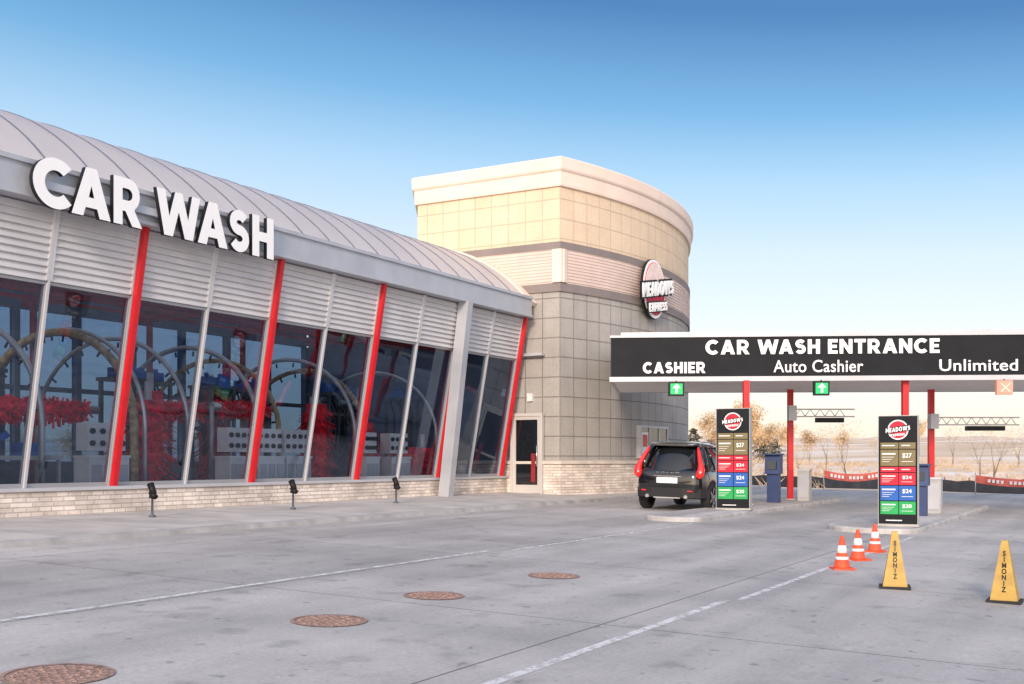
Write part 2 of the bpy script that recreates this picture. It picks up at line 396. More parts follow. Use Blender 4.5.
def heavy_mesh(s,gap=.10,grow=0):
    cu=bpy.data.curves.new('lettering','CURVE'); cu.dimensions='2D'; cu.fill_mode='BOTH'; cu.extrude=.1; cu.offset=grow
    x=0; prev=''
    for ch in s:
        if ch==' ': x+=.42; prev=''; continue
        if prev+ch in ('WA','AW','AT','TA'): x-=.12
        w,loops=GL[ch]
        for lp in loops:
            sp=cu.splines.new('POLY'); sp.points.add(len(lp)-1); sp.use_cyclic_u=True
            for i,(a,b) in enumerate(lp): sp.points[i].co=(x+a,b,0,1)
        x+=w+gap; prev=ch
    ob=bpy.data.objects.new('lettering',cu); COL.objects.link(ob)
    bpy.context.view_layer.update()
    me=bpy.data.meshes.new_from_object(ob.evaluated_get(bpy.context.evaluated_depsgraph_get()))
    bpy.data.objects.remove(ob); bpy.data.curves.remove(cu)
    return me
def text_mesh(s,offset=0,align='LEFT',spacing=1,line=1):
    cu=bpy.data.curves.new('lettering','FONT'); cu.body=s; cu.extrude=.1; cu.offset=offset; cu.align_x=align
    cu.space_character=spacing; cu.space_line=line; cu.resolution_u=6
    ob=bpy.data.objects.new('lettering',cu); COL.objects.link(ob)
    bpy.context.view_layer.update()
    me=bpy.data.meshes.new_from_object(ob.evaluated_get(bpy.context.evaluated_depsgraph_get()))
    bpy.data.objects.remove(ob); bpy.data.curves.remove(cu)
    return me
def place_text(s,name,parent,org,xd,w,h,depth,mats,offset=0,spacing=1,upv=UP,local=False,line=1,align='LEFT',shear=0,heavy=False,gap=.10):
    me=heavy_mesh(s,gap,offset) if heavy else text_mesh(s,offset,align,spacing,line)
    xs=[v.co.x for v in me.vertices]; ys=[v.co.y for v in me.vertices]
    x0,x1,y0,y1=min(xs),max(xs),min(ys),max(ys)
    for v in me.vertices:
        v.co.x=(v.co.x-x0)/(x1-x0)*w; v.co.y=(v.co.y-y0)/(y1-y0)*h; v.co.z=(v.co.z/.1)*depth/2
        v.co.y+=shear*v.co.x
    me.materials.clear()
    for m in mats: me.materials.append(m)
    for p in me.polygons: p.material_index=0 if (len(mats)==1 or p.normal.z>.5) else 1
    o=bpy.data.objects.new(name,me); COL.objects.link(o)
    xd=Vector(xd).normalized(); u=Vector(upv).normalized(); z=xd.cross(u)
    mt=Matrix((xd,u,z)).transposed().to_4x4()
    r=Vector((0,0,0))
    if not local:
        p=parent
        while p: r=r+p.location; p=p.parent
    mt.translation=Vector(org)-r
    o.parent=parent; o.matrix_basis=mt
    return o

# ------------------------------------------------------------ terrain
def grid_mesh(xs,ys,dz):
    mb=MB(); nx=len(xs)
    for y in ys:
        for x in xs: mb.v.append(Vector((x,y,zg(x,y)+dz(x,y))))
    for j in range(len(ys)-1):
        for i in range(nx-1):
            a=j*nx+i; mb.f.append((a,a+1,a+nx+1,a+nx)); mb.uv.append([(0,0)]*4); mb.m.append(0); mb.sm.append(True)
    return mb
xs=[-900,-600,-400,-280,-200,-150,-110,-80,-60]+[i*2.0 for i in range(-25,36)]+[80,95,120,160,220,300,420,600,900]
ys=[-400,-200,-100,-60]+[i*2.0 for i in range(-20,56)]+[118,128,140,155,175,200,230,260,300,340,380,420,470,540,620,800,1200]
def tdz(x,y):
    d=-.03
    if y>60:
        w=sm(60,150,y)
        d+=w*(math.sin(x*.031+y*.011)*.9+math.sin(x*.083+1.3)*.35+math.sin(y*.05+x*.02)*.4)*(1+y/400)
    return d
solo('ground',grid_mesh(xs,ys,tdz),M['field'],(0,0,0),kind='structure')
mb=MB()
def ridge(x,k): return 8+4*math.sin(x*.004+k)+2.5*math.sin(x*.013+2*k)+1.2*math.sin(x*.05+k)+.8*math.sin(x*.11)
pts=[i*15 for i in range(-80,121)]
for row,(yy,hh) in enumerate(((560,0),(640,.75),(700,1),(820,.6))):
    for x in pts: mb.v.append(Vector((x,yy+20*math.sin(x*.01),6+hh*ridge(x,1.2))))
nx=len(pts)
for j in range(3):
    for i in range(nx-1):
        a=j*nx+i; mb.f.append((a,a+1,a+nx+1,a+nx)); mb.uv.append([(0,0)]*4); mb.m.append(0); mb.sm.append(True)
M['hill']=mat('hill_haze',(.74,.58,.46),.95,0,.22,.03)
solo('hills',mb,M['hill'],(0,600,0),kind='structure')
lx=[i*4.0 for i in range(-12,12)]+[44]
ly=[i*4.0 for i in range(-10,12)]+[46.5]
solo('parking_lot',grid_mesh(lx,ly,lambda x,y:0.0),M['lot'],(0,0,0),kind='structure')
mb=MB(); gx=24; gy=8
for j in range(gy+1):
    for i in range(gx+1):
        u=i/gx; v=j/gy; x=21+u*14; y=49+v*5-u*3
        h=.75*math.sin(math.pi*u)**.6*math.sin(math.pi*v)*(1+.3*math.sin(i*1.7+j)) if 0<u<1 and 0<v<1 else 0
        mb.v.append(Vector((x,y,zg(x,y)-.06+max(0,h))))
for j in range(gy):
    for i in range(gx):
        a=j*(gx+1)+i; mb.f.append((a,a+1,a+gx+2,a+gx+1)); mb.uv.append([(0,0)]*4); mb.m.append(0); mb.sm.append(True)
solo('hill',mb,M['earth'],(28,50,0),kind='structure')
def slab(name,t0,t1,n0,n1,h,base=-.02):
    mb=MB()
    k=int((t1-t0)/1.8); ts=[t0+(t1-t0)*i/k for i in range(k+1)]
    for a,b in zip(ts[:-1],ts[1:]):
        g=.008
        mb.face([G(a+g,n1-.17,h),G(b-g,n1-.17,h),G(b-g,n0,h),G(a+g,n0,h)],0)
        mb.face([G(a,n1-.17,h-.012),G(b,n1-.17,h-.012),G(b,n0,h-.012),G(a,n0,h-.012)],2)
        mb.face([G(a,n1,h-.01),G(b,n1,h-.01),G(b,n1-.155,h+.003),G(a,n1-.155,h+.003)],1)
        mb.face([G(a,n1+.01,base),G(b,n1+.01,base),G(b,n1,h-.01),G(a,n1,h-.01)],1)
    mb.face([G(t0,n0,base),G(t0,n1,base),G(t0,n1,h),G(t0,n0,h)],1)
    mb.face([G(t1,n1,base),G(t1,n0,base),G(t1,n0,h),G(t1,n1,h)],1)
    return solo(name,mb,[M['walk'],M['curb'],M['silt']],G(t0,n1,0),kind='structure')
slab('pavement',-9,34,-.3,3.75,.09)
def island(t0,t1,n0,n1):
    mb=MB(); r=(n1-n0)/2; c=(n0+n1)/2; out=[]
    for i in range(13):
        a=math.pi/2+math.pi*i/12; out.append((t0+r+r*math.cos(a),c-r*math.sin(a)))
    for i in range(13):
        a=-math.pi/2+math.pi*i/12; out.append((t1-r+r*math.cos(a),c-r*math.sin(a)))
    def inset(p,d):
        tc=max(t0+r,min(t1-r,p[0])); v=Vector((p[0]-tc,p[1]-c)); L=v.length; v=v*((L-d)/L); return (tc+v.x,c+v.y)
    n=len(out)
    for i in range(n):
        p,q=out[i],out[(i+1)%n]; pi,qi=inset(p,.03),inset(q,.03); pj,qj=inset(p,.15),inset(q,.15)
        mb.face([G(*p,-.02),G(*q,-.02),G(*q,IH-.03),G(*p,IH-.03)],0)
        mb.face([G(*p,IH-.03),G(*q,IH-.03),G(*qi,IH),G(*pi,IH)],0)
        mb.face([G(*pi,IH),G(*qi,IH),G(*qj,IH),G(*pj,IH)],0)
    mb.face([G(*inset(p,.15),IH) for p in out],1)
    solo('traffic_island',mb,[M['curb'],M['lot']],G(t0,c,0),kind='structure')
island(9.9,25,7.6,8.9)
island(9.9,24,11.5,13.3)
def line(t0,t1,n,w=.10):
    mb=MB(); k=max(1,int((t1-t0)/2))
    for i in range(k):
        a=t0+(t1-t0)*i/k; b=t0+(t1-t0)*(i+1)/k
        mb.face([G(a,n+w/2,.004),G(b,n+w/2,.004),G(b,n-w/2,.004),G(a,n-w/2,.004)])
    solo('lane_marking',mb,M['paint'],G(t0,n,.004),kind='structure')
line(-12,1.6,8.75,.09); line(1.9,9.7,8.95,.08)
line(-12,-1.2,13.25,.09); line(-1.1,9.7,13.35,.08)
# ------------------------------------------------------------ manholes
def ring_pts(c,r,n=40):
    return [(c[0]+r*math.cos(2*math.pi*i/n),c[1]+r*math.sin(2*math.pi*i/n)) for i in range(n)]
for (x,y,r) in ((-1.57,9.45,.33),(-.79,11.16,.31),(.50,13.12,.31),(-2.92,7.07,.35)):
    th=thing('manhole_cover',(x,y,zg(x,y)),'round rusty brown iron manhole cover set in concrete','manhole cover','manhole covers in the driveway')
    mb=MB(); a=ring_pts((x,y),r*.9); b=ring_pts((x,y),r)
    for i in range(40):
        j=(i+1)%40
        mb.face([Vector((*b[i],zg(*b[i])+.008)),Vector((*b[j],zg(*b[j])+.008)),Vector((*a[j],zg(*a[j])+.008)),Vector((*a[i],zg(*a[i])+.008))])
    part('frame_ring',mb,M['manhole'],th)
    mb=MB(); mb.face([Vector((*p,zg(*p)+.006)) for p in ring_pts((x,y),r*.88)])
    for k in range(1,5):
        rr=r*.19*k; cnt=6*k
        for i in range(cnt):
            a=2*math.pi*i/cnt; px,py=x+rr*math.cos(a),y+rr*math.sin(a)
            mb.box(px-.012,px+.012,py-.012,py+.012,zg(px,py)+.004,zg(px,py)+.010)
    part('lid',mb,M['manhole'],th)

# ------------------------------------------------------------ tunnel building
def nf(z): return 1.06*(z-.74)/5.96
T0=-6.51; T1=21.45
bays=[-6.51,-1.80,2.91,7.62,12.33,17.0,21.45]
bl=thing('car_wash_building',B(8,-4,0),'long glazed car wash tunnel with leaning windows and vaulted roof','car wash building')
def strip_wall(mb,p,q,z0,z1,mi=0,u0=0):
    L=.8*math.hypot(q[0]-p[0],q[1]-p[1])
    mb.face([B(*p,z0),B(*q,z0),B(*q,z1),B(*p,z1)],mi,[(u0,z0*.8),(u0+L,z0*.8),(u0+L,z1*.8),(u0,z1*.8)])
mb=MB()
strip_wall(mb,(T0,.16),(21.86,.16),-.1,.66)
mb.face([B(T0,.16,.66),B(21.86,.16,.66),B(21.86,-.3,.66),B(T0,-.3,.66)],0,[(0,0),(22,0),(22,.3),(0,.3)])
strip_wall(mb,(21.86,-.3),(T0,-.3),-.1,.66); strip_wall(mb,(T0,-9.7),(T0,.16),-.1,.66)
part('base_wall',mb,M['stone'],bl,label='beige ledge stone base wall')
mb=MB(); mb.bbox(T0,21.86,-.32,.22,.66,.735); part('sill',mb,M['alu_light'],bl)
for i in range(len(bays)-1):
    a,b=bays[i],bays[i+1]; m=(a+b)/2
    for (p,q) in ((a+.10,m-.03),(m+.03,b-.10)):
        root=bpy.data.objects.new('window',None); COL.objects.link(root); root.parent=bl
        wc=B((p+q)/2,.6,3); root.location=wc-bl.location
        g_=MB(); g_.face([B(p+.03,nf(.83),.83),B(q-.03,nf(.83),.83),B(q-.03,nf(5.12),5.12),B(p+.03,nf(5.12),5.12)])
        part('glass',g_,M['glass'],root)
        f=MB(); f.fbox(p,p+.03,-.08,.03,.735,5.18); f.fbox(q-.03,q,-.08,.03,.735,5.18)
        f.fbox(p+.03,q-.03,-.08,.03,.735,.83); f.fbox(p+.03,q-.03,-.08,.03,5.12,5.18)
        part('frame',f,M['frame'],root)
        lv=MB(); ns=10; z0,z1=5.2,6.72; dz=(z1-z0)/ns
        lv.fbox(p,p+.05,-.08,.08,z0,z1); lv.fbox(q-.05,q,-.08,.08,z0,z1)
        for k in range(ns):
            za=z0+k*dz; zb=za+dz*.98
            na=nf(za); nb=nf(zb)
            lv.hexa([B(p+.05,na+.08,za),B(q-.05,na+.08,za),B(q-.05,na+.065,za),B(p+.05,na+.065,za),
                     B(p+.05,nb+.01,zb),B(q-.05,nb+.01,zb),B(q-.05,nb-.005,zb),B(p+.05,nb-.005,zb)])
            lv.hexa([B(p+.05,na+.08,za-.010),B(q-.05,na+.08,za-.010),B(q-.05,na-.04,za-.010),B(p+.05,na-.04,za-.010),
                     B(p+.05,na+.08,za-.001),B(q-.05,na+.08,za-.001),B(q-.05,na-.04,za-.001),B(p+.05,na-.04,za-.001)])
        part('louver_panel',lv,M['louver'],bl)
    mm=MB(); mm.fbox(m-.03,m+.03,-.1,.08,.735,6.72); part('mullion',mm,M['alu_light'],bl)
for t in bays:
    mm=MB(); mm.fbox(t-.07,t+.07,-.1,.20,.735,6.74); part('red_mullion',mm,M['red'],bl,label='leaning bright red steel mullion')
    for s_ in (-1,1):
        mm=MB(); mm.fbox(t+s_*.086-.013,t+s_*.086+.013,-.1,.08,.735,6.72); part('mullion',mm,M['frame'],bl)
mb=MB()
for (za,zb,na,nb) in ((6.75,6.83,.9,1.48),(6.83,7.42,.95,1.43),(7.42,7.52,.9,1.50)):
    mb.bbox(T0-.3,21.5,na,nb,za,zb)
part('fascia_beam',mb,M['alu'],bl)
mb=MB()
mb.hexa([B(16.7,.72,-.1),B(17.02,.72,-.1),B(17.02,.30,-.1),B(16.7,.30,-.1),B(16.7,1.55,6.76),B(17.02,1.55,6.76),B(17.02,1.15,6.76),B(16.7,1.15,6.76)])
part('support_leg',mb,M['alu'],bl)
RC,RR,RZ=-4.2,7.3,2.6
TE=21.5
def rp(t,ang,r=RR): return B(t,RC+r*math.sin(ang),RZ+r*math.cos(ang))
am=math.asin(5.58/7.3)
mb=MB(); K=36
for i in range(24):
    ta=T0-.3+(TE-T0+.3)*i/24; tb=T0-.3+(TE-T0+.3)*(i+1)/24
    for k in range(K):
        a=am-2*am*k/K; b=am-2*am*(k+1)/K
        mb.face([rp(ta,a),rp(tb,a),rp(tb,b),rp(ta,b)],0,None,True)
t=T0-.2
while t<TE-.1:
    for k in range(K):
        a=am-2*am*k/K; b=am-2*am*(k+1)/K
        w=.018
        mb.hexa([rp(t-w,a,RR-.02),rp(t+w,a,RR-.02),rp(t+w,b,RR-.02),rp(t-w,b,RR-.02),rp(t-w,a,RR+.022),rp(t+w,a,RR+.022),rp(t+w,b,RR+.022),rp(t-w,b,RR+.022)],1)
    t+=1.18
me=part('roof',mb,[M['roof'],M['rib']],bl)
bm=bmesh.new(); bm.from_mesh(me.data); bmesh.ops.remove_doubles(bm,verts=bm.verts,dist=.0005); bm.to_mesh(me.data); bm.free()
mb=MB()
for k in range(K):
    a=am-2*am*k/K; b=am-2*am*(k+1)/K
    mb.hexa([rp(TE-.1,a,RR-.12),rp(21.98,a,RR-.12),rp(21.98,b,RR-.12),rp(TE-.1,b,RR-.12),rp(TE-.1,a,RR+.05),rp(21.98,a,RR+.05),rp(21.98,b,RR+.05),rp(TE-.1,b,RR+.05)])
part('roof_edge_trim',mb,M['cream'],bl)
mb=MB(); mb.bbox(T0,21.86,-9.7,-.31,-.05,.03); part('floor',mb,M['floor'],bl)
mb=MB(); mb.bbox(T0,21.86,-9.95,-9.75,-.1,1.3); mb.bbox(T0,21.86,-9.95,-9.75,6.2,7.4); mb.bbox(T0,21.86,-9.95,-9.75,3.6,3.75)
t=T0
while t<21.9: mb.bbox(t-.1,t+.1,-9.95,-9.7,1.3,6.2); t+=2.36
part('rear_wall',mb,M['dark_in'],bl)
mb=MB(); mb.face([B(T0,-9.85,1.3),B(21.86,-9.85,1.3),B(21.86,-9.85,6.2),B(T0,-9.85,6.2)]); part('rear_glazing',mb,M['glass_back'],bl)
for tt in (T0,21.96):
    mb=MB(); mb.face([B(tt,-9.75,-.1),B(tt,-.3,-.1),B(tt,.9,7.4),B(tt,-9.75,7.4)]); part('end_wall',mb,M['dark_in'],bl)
for t in bays:
    mb=MB()
    mb.obox(B(t,-4.5,6.35),AX*.07,NX*3.9,UP*.13)
    mb.tube([B(t,-8.9,.1),B(t,-8.9,6.4)],.09,6)
    for k in range(5):
        mb.tube([B(t,-.2-k*1.8,6.3),B(t,-1.1-k*1.8,7.9),B(t,-2.0-k*1.8,6.3)],.05,6)
    part('rafter',mb,M['red_dark'],bl)
for n_,z_ in ((-1.6,5.5),(-4.6,5.9),(-7,6.1)):
    mb=MB(); mb.obox(B(7.7,n_,z_),AX*11.2,NX*.05,UP*.05); part('purlin',mb,M['red_dark'],bl)

# ------------------------------------------------------------ interior equipment
def arch(t,m,r=.07,cn_=-4.0,w=2.9,h=2.5):
    th=thing('wash_arch',B(t,cn_,.03),'tall curved metal wash arch standing over the conveyor','car wash arch','wash arches inside the tunnel')
    mb=MB(); pts=[]
    for i in range(25):
        a=math.pi*i/24; pts.append(B(t,cn_+w*math.cos(a),2.2+h*math.sin(a)))
    pts=[B(t,cn_+w,.03)]+pts+[B(t,cn_-w,.03)]
    mb.tube(pts,r,10); part('frame',mb,m,th)
    mb=MB()
    for i in range(1,24,2):
        a=math.pi*i/24; p=B(t,cn_+w*.97*math.cos(a),2.2+h*.96*math.sin(a))
        mb.tube([p,p+(B(t,cn_,2.2)-p)*.06],.025,6)
    o=part('nozzle',mb,M['black'],th); o['kind']='stuff'
for t,m,r,w_,h_ in ((-.6,'steel',.05,2.6,2.3),(1.5,'steel',.06,2.9,2.5),(4.1,'brushy',.085,3.0,2.5),(4.35,'steel',.045,3.1,2.6),(5.9,'steel',.05,3.0,2.5),(8.7,'steel',.06,2.9,2.5),(9.8,'brushy',.06,2.7,2.2),(13.2,'steel',.055,2.9,2.5),(14.1,'brushy',.06,2.6,2.2),(18,'steel',.05,2.9,2.4)):
    arch(t,M[m],r,-3.5,w_,h_)
def machine(t,n,seed):
    r_=random.Random(seed)
    th=thing('brush_gantry',B(t,n,.03),'dark steel machine frame with motors and hanging hoses','car wash machine','machine frames inside the tunnel')
    mb=MB()
    for dt in (-.5,.5):
        for dn in (-.4,.4): mb.bbox(t+dt-.05,t+dt+.05,n+dn-.05,n+dn+.05,.03,3.6)
    mb.bbox(t-.6,t+.6,n-.5,n+.5,3.6,3.7); mb.bbox(t-.6,t+.6,n-.46,n-.38,2.3,2.4); mb.bbox(t-.6,t+.6,n+.38,n+.46,2.9,3.0)
    part('frame',mb,M['machine'],th)
    for k in range(2):
        tt=t-.3+.6*k
        mb=MB(); mb.bbox(tt-.15,tt+.15,n-.2,n+.2,3.7,3.98); mb.tube([B(tt,n,3.98),B(tt,n,4.1)],.06,10); part('motor',mb,M['blue_p'],th)
    mb=MB()
    for k in range(7):
        a=r_.uniform(-.5,.5); b=r_.uniform(-.4,.4); zb=r_.uniform(1.2,2.6)
        mb.tube([B(t+a,n+b,3.65),B(t+a*1.2,n+b+.25,3.1),B(t+a*.5,n+b+.1,zb),B(t+a*.2,n,zb+.5)],.03,6)
    o=part('hoses',mb,M['black'],th); o['kind']='stuff'
for i,(t,n) in enumerate(((.4,-4.3),(2.6,-4.6),(6.9,-4.0),(8.3,-4.6),(10.6,-4.2),(12.6,-4.6),(15.4,-3.4),(17.4,-4.2),(19.6,-3.2))): machine(t,n,i)
def brush(t,n,z0,z1,r,horiz=False):
    th=thing('wash_brush',B(t,n,.03),'shaggy red foam wash brush hanging in the tunnel','brush','red wash brushes')
    mb=MB(); L=(z1-z0)
    # hanging foam strips around a core
    def strip(p,d,q,wd):
        b=d.cross(Vector((random.random()-.5,random.random()-.5,1))).normalized()*wd
        mb.face([p-b,p+b,q+b*1.2,q-b*1.2])
    cnt=int(420*max(.6,L/2.6))
    for i in range(cnt):
        f=random.random(); a=random.uniform(0,2*math.pi); rr=r*.8*random.uniform(.75,1.15)*(1-.25*abs(f-.45))
        if horiz:
            c0=B(t,n,z0)+AX*(L*.8*(f-.5)); d=(NX*math.cos(a)+UP*math.sin(a))
            p=c0+d*rr*.2; q=c0+d*rr-UP*rr*.25
        else:
            c0=B(t,n,z0+L*f); d=(AX*math.cos(a)+NX*math.sin(a))
            p=c0+d*rr*.2; q=c0+d*rr-UP*rr*.45
        strip(p,d,q,.022)
    if horiz: mb.tube([B(t,n,z0)-AX*L*.38,B(t,n,z0)+AX*L*.38],r*.42,12)
    else: mb.tube([B(t,n,z0),B(t,n,z1)],r*.42,12)
    part('bristles',mb,M['brush'],th)
    mb=MB()
    if horiz: mb.tube([B(t,n,z0)-AX*L*.5,B(t,n,z0)+AX*L*.5],.08,8); mb.tube([B(t,n,z0)-AX*L*.5,B(t,n,0)-AX*L*.5],.06,8)
    else: mb.tube([B(t,n,.03),B(t,n,z1+.5)],.08,8)
    part('shaft',mb,M['steel'],th)
brush(5.1,-1.1,.3,2.9,.75); brush(5.9,-1.9,.3,3.2,.65); brush(11.9,-1.1,.3,3.1,.62); brush(12.7,-1.9,.3,2.9,.62); brush(16.9,-1.2,.2,1.8,.9); brush(10.9,-4.6,.6,3.6,.7)
brush(2.2,-1.5,2.6,5.2,.36,True); brush(9.3,-1.7,2.9,5.0,.30,True); brush(.4,-1.9,2.6,4.8,.40,True); brush(19.6,-1.3,.3,2.4,.6); brush(7.2,-2.1,2.8,4.6,.34,True); brush(14.7,-1.3,.3,2.6,.55); brush(18.6,-1.6,.3,1.8,.7)
def cabinet(t,n,w,h,lab):
    th=thing('control_cabinet',B(t,n,.03),lab,'control cabinet','equipment cabinets inside the tunnel')
    mb=MB(); mb.bbox(t-w/2,t+w/2,n-.35,n+.2,.03,h*.62); mb.bbox(t-w/2-.03,t+w/2+.03,n-.35,n+.23,h*.62,h*.65)
    part('body',mb,M['eq'],th)
    mb=MB(); mb.bbox(t-w/2+.03,t+w/2-.03,n-.3,n+.1,h*.70,h); part('gauge_panel',mb,M['eq'],th)
    for r in range(2):
        for c in range(4):
            mb=MB(); p=B(t-w/2+w*(c+.5)/4,n+.12,h*(.78+.13*r)); mb.tube([p,p+NX*.04],.055,12); part('gauge',mb,M['black'],th)
    mb=MB()
    for c in range(3):
        mb.bbox(t-w/2+w*(c+.12)/3,t-w/2+w*(c+.88)/3,n+.205,n+.225,.25,h*.55)
    part('door',mb,M['alu_light'],th)
for t,w in ((3.3,1.2),(7.9,1.0),(9.1,1.1),(10.3,1.1),(15.6,1.1),(14.0,.7)):
    cabinet(t,-.65,w,2.25,'white pump control cabinet with rows of gauges')
th=thing('tool_chest',B(-.2,-1.0,.03),'grey tool chest with stacked drawers by the window','tool chest')
mb=MB(); mb.bbox(-.7,.35,-1.5,-.7,.03,1.6); part('body',mb,M['graybox'],th)
for k in range(5):
    mb=MB(); mb.bbox(-.65,.3,-.69,-.65,.15+k*.28,.38+k*.28); part('drawer',mb,M['alu'],th)
th=thing('workbench',B(1.3,-1.2,.03),'steel workbench with tools behind the glass','workbench')
mb=MB(); mb.bbox(.45,2.25,-1.7,-.8,1.35,1.45); part('top',mb,M['graybox'],th)
for a_,b_ in ((.5,-.85),(2.15,-.85),(.5,-1.6),(2.15,-1.6)):
    mb=MB(); mb.bbox(a_,a_+.07,b_-.07,b_,.03,1.35); part('leg',mb,M['steel'],th)
mb=MB(); mb.tube([B(.8,-1.2,1.45),B(.8,-1.2,1.8),B(1.0,-1.1,1.95)],.07,8); mb.bbox(1.3,1.85,-1.4,-1.0,1.45,1.75); part('bench_tool',mb,M['blue_p'],th)

# ------------------------------------------------------------ CAR WASH letters
sg=thing('car_wash_sign',B(3,1.6,6.6),'large white channel letters reading CAR WASH on fascia','sign')
for ch,a,b in (('C',-.50,.44),('A',.44,1.46),('R',1.54,2.34),('W',2.76,4.12),('A',4.04,5.04),('S',5.12,5.80),('H',5.92,6.72)):
    place_text(ch,'letter',sg,B(a,1.66,6.55),AX,(b-a)*.8,.84,.09,[M['letter_white'],M['black']],heavy=True)
mb=MB(); mb.bbox(-.4,6.5,1.51,1.60,6.95,7.12); part('mounting_rail',mb,M['alu'],sg)

# ------------------------------------------------------------ tower
tw=thing('entrance_tower',B(29,0,0),'curved beige and grey block tower with cream cornice','building')
path=[(22,-4.1),(22,2.375)]
def cn(t): return 3.6-((t-29)**2)/40
path+=[(22+17*i/32,cn(22+17*i/32)) for i in range(1,33)]
path+=[(39,-9),(30,-9)]
def offset(path,d):
    n=len(path); out=[]
    for i in range(n):
        p0=Vector(path[i-1]);p1=Vector(path[i]);p2=Vector(path[(i+1)%n])
        e1=(p1-p0).normalized(); e2=(p2-p1).normalized()
        n1=Vector((-e1.y,e1.x)); n2=Vector((-e2.y,e2.x))
        m=(n1+n2); m=m/ max(.3,(1+n1.dot(n2)))
        out.append((p1.x+m.x*d,p1.y+m.y*d))
    return out
def band(name,prof,m,uvo=0,label=None):
    mb=MB(); rings=[offset(path,o) for o,z in prof]
    n=len(path); L=[0]
    for i in range(n):
        p,q=path[i],path[(i+1)%n]; L.append(L[-1]+.8*math.hypot(q[0]-p[0],q[1]-p[1]))
    Lc=L[1]
    for k in range(len(prof)-1):
        for i in range(n):
            j=(i+1)%n
            z0,z1=prof[k][1],prof[k+1][1]
            u0,u1=L[i]-Lc+uvo,L[i+1]-Lc+uvo
            mb.face([B(*rings[k][i],z0),B(*rings[k][j],z0),B(*rings[k+1][j],z1),B(*rings[k+1][i],z1)],0,
                    [(u0,z0*.8),(u1,z0*.8),(u1,z1*.8),(u0,z1*.8)])
    return part(name,mb,m,tw,label=label)
band('stone_base',[(.13,-.4),(.13,1.2)],M['stone'],label='beige ledge stone base')
band('stone_sill',[(.13,1.2),(.20,1.2),(.20,1.3),(0,1.34)],M['sill'])
band('lower_wall',[(0,1.3),(0,7.75)],M['eifs_gray'],label='grey scored block wall')
band('trim_band',[(0,7.74),(.07,7.74),(.07,8.06),(.03,8.06)],M['trim_gray'])
pr=[]; z=8.06
while z<9.29: pr+= [(.04,z),(.04,z+.05),(.07,z+.065),(.07,z+.10)]; z+=.12
band('corrugated_cladding',pr+[(.04,9.32)],M['corr'],label='horizontal ribbed tan metal cladding')
band('trim_band',[(.03,9.34),(.08,9.34),(.08,9.62),(0,9.62)],M['trim_gray'])
band('upper_wall',[(0,9.6),(0,11.85)],M['eifs_beige'],label='warm beige scored panel wall')
band('cornice',[(0,11.72),(.10,11.72),(.12,11.80),(.14,12.25),(.20,12.30),(.23,12.36),(.24,12.74),(.20,12.80),(-.2,12.80),(-.2,12.4)],M['cream'],label='cream stepped cornice')
mb=MB(); mb.face([B(*p,12.45) for p in offset(path,-.1)]); part('roof',mb,M['trim_gray'],tw)
mb=MB(); mb.bbox(21.86,21.99,2.1,2.5,8.08,9.33); mb.bbox(21.99,22.25,2.42,2.56,8.08,9.33); part('corner_trim',mb,M['cream'],tw)
dr=bpy.data.objects.new('door',None); COL.objects.link(dr); dr.parent=tw; dr.location=B(21.8,1.05,1.5)-tw.location
a,b,h=.36,1.74,3.14
mb=MB(); mb.bbox(21.74,21.9,a,a+.1,.06,h); mb.bbox(21.74,21.9,b-.1,b,.06,h); mb.bbox(21.74,21.9,a+.1,b-.1,h-.12,h); part('frame',mb,M['doorframe'],dr)
mb=MB(); mb.bbox(21.78,21.87,a+.1,a+.22,.08,h-.12); mb.bbox(21.78,21.87,b-.22,b-.1,.08,h-.12); mb.bbox(21.78,21.87,a+.22,b-.22,h-.25,h-.12); mb.bbox(21.78,21.87,a+.22,b-.22,.08,.40); part('leaf',mb,M['doorframe'],dr)
mb=MB(); mb.bbox(21.81,21.84,a+.22,b-.22,.40,h-.25); part('glass',mb,M['carglass'],dr)
mb=MB(); mb.bbox(21.795,21.808,b-.50,b-.32,.5,1.6); part('notice',mb,M['red_dark'],dr)
mb=MB(); mb.tube([B(21.68,b-.2,1.1),B(21.68,b-.2,1.9)],.02,8); part('handle',mb,M['chrome'],dr)
mb=MB(); mb.bbox(21.7,22,.95,1.75,5.32,5.42); part('light_canopy',mb,M['alu'],tw)
mb=MB(); mb.bbox(21.9,22,1.0,1.22,3.6,3.9); part('notice_plate',mb,M['white'],tw)
wd=bpy.data.objects.new('service_window',None); COL.objects.link(wd); wd.parent=tw; wd.location=B(28.3,3.6,2)-tw.location
mb=MB(); mb.bbox(26.8,29.9,3.45,3.69,1.42,1.50); mb.bbox(26.8,29.9,3.45,3.69,2.70,2.78)
for t in (26.8,27.75,28.85,29.82): mb.bbox(t,t+.08,3.45,3.68,1.50,2.70)
part('frame',mb,M['alu_light'],wd)
mb=MB(); mb.bbox(26.9,29.8,3.5,3.64,1.50,2.70); part('glass',mb,M['carglass'],wd)
mb=MB(); mb.bbox(26.95,27.65,3.64,3.66,1.6,2.5); mb.bbox(28.0,28.7,3.64,3.66,1.6,2.1); part('notice',mb,M['white'],wd)
mb=MB(); mb.bbox(27.05,27.55,3.662,3.67,1.9,2.4); part('poster',mb,M['banner'],wd)
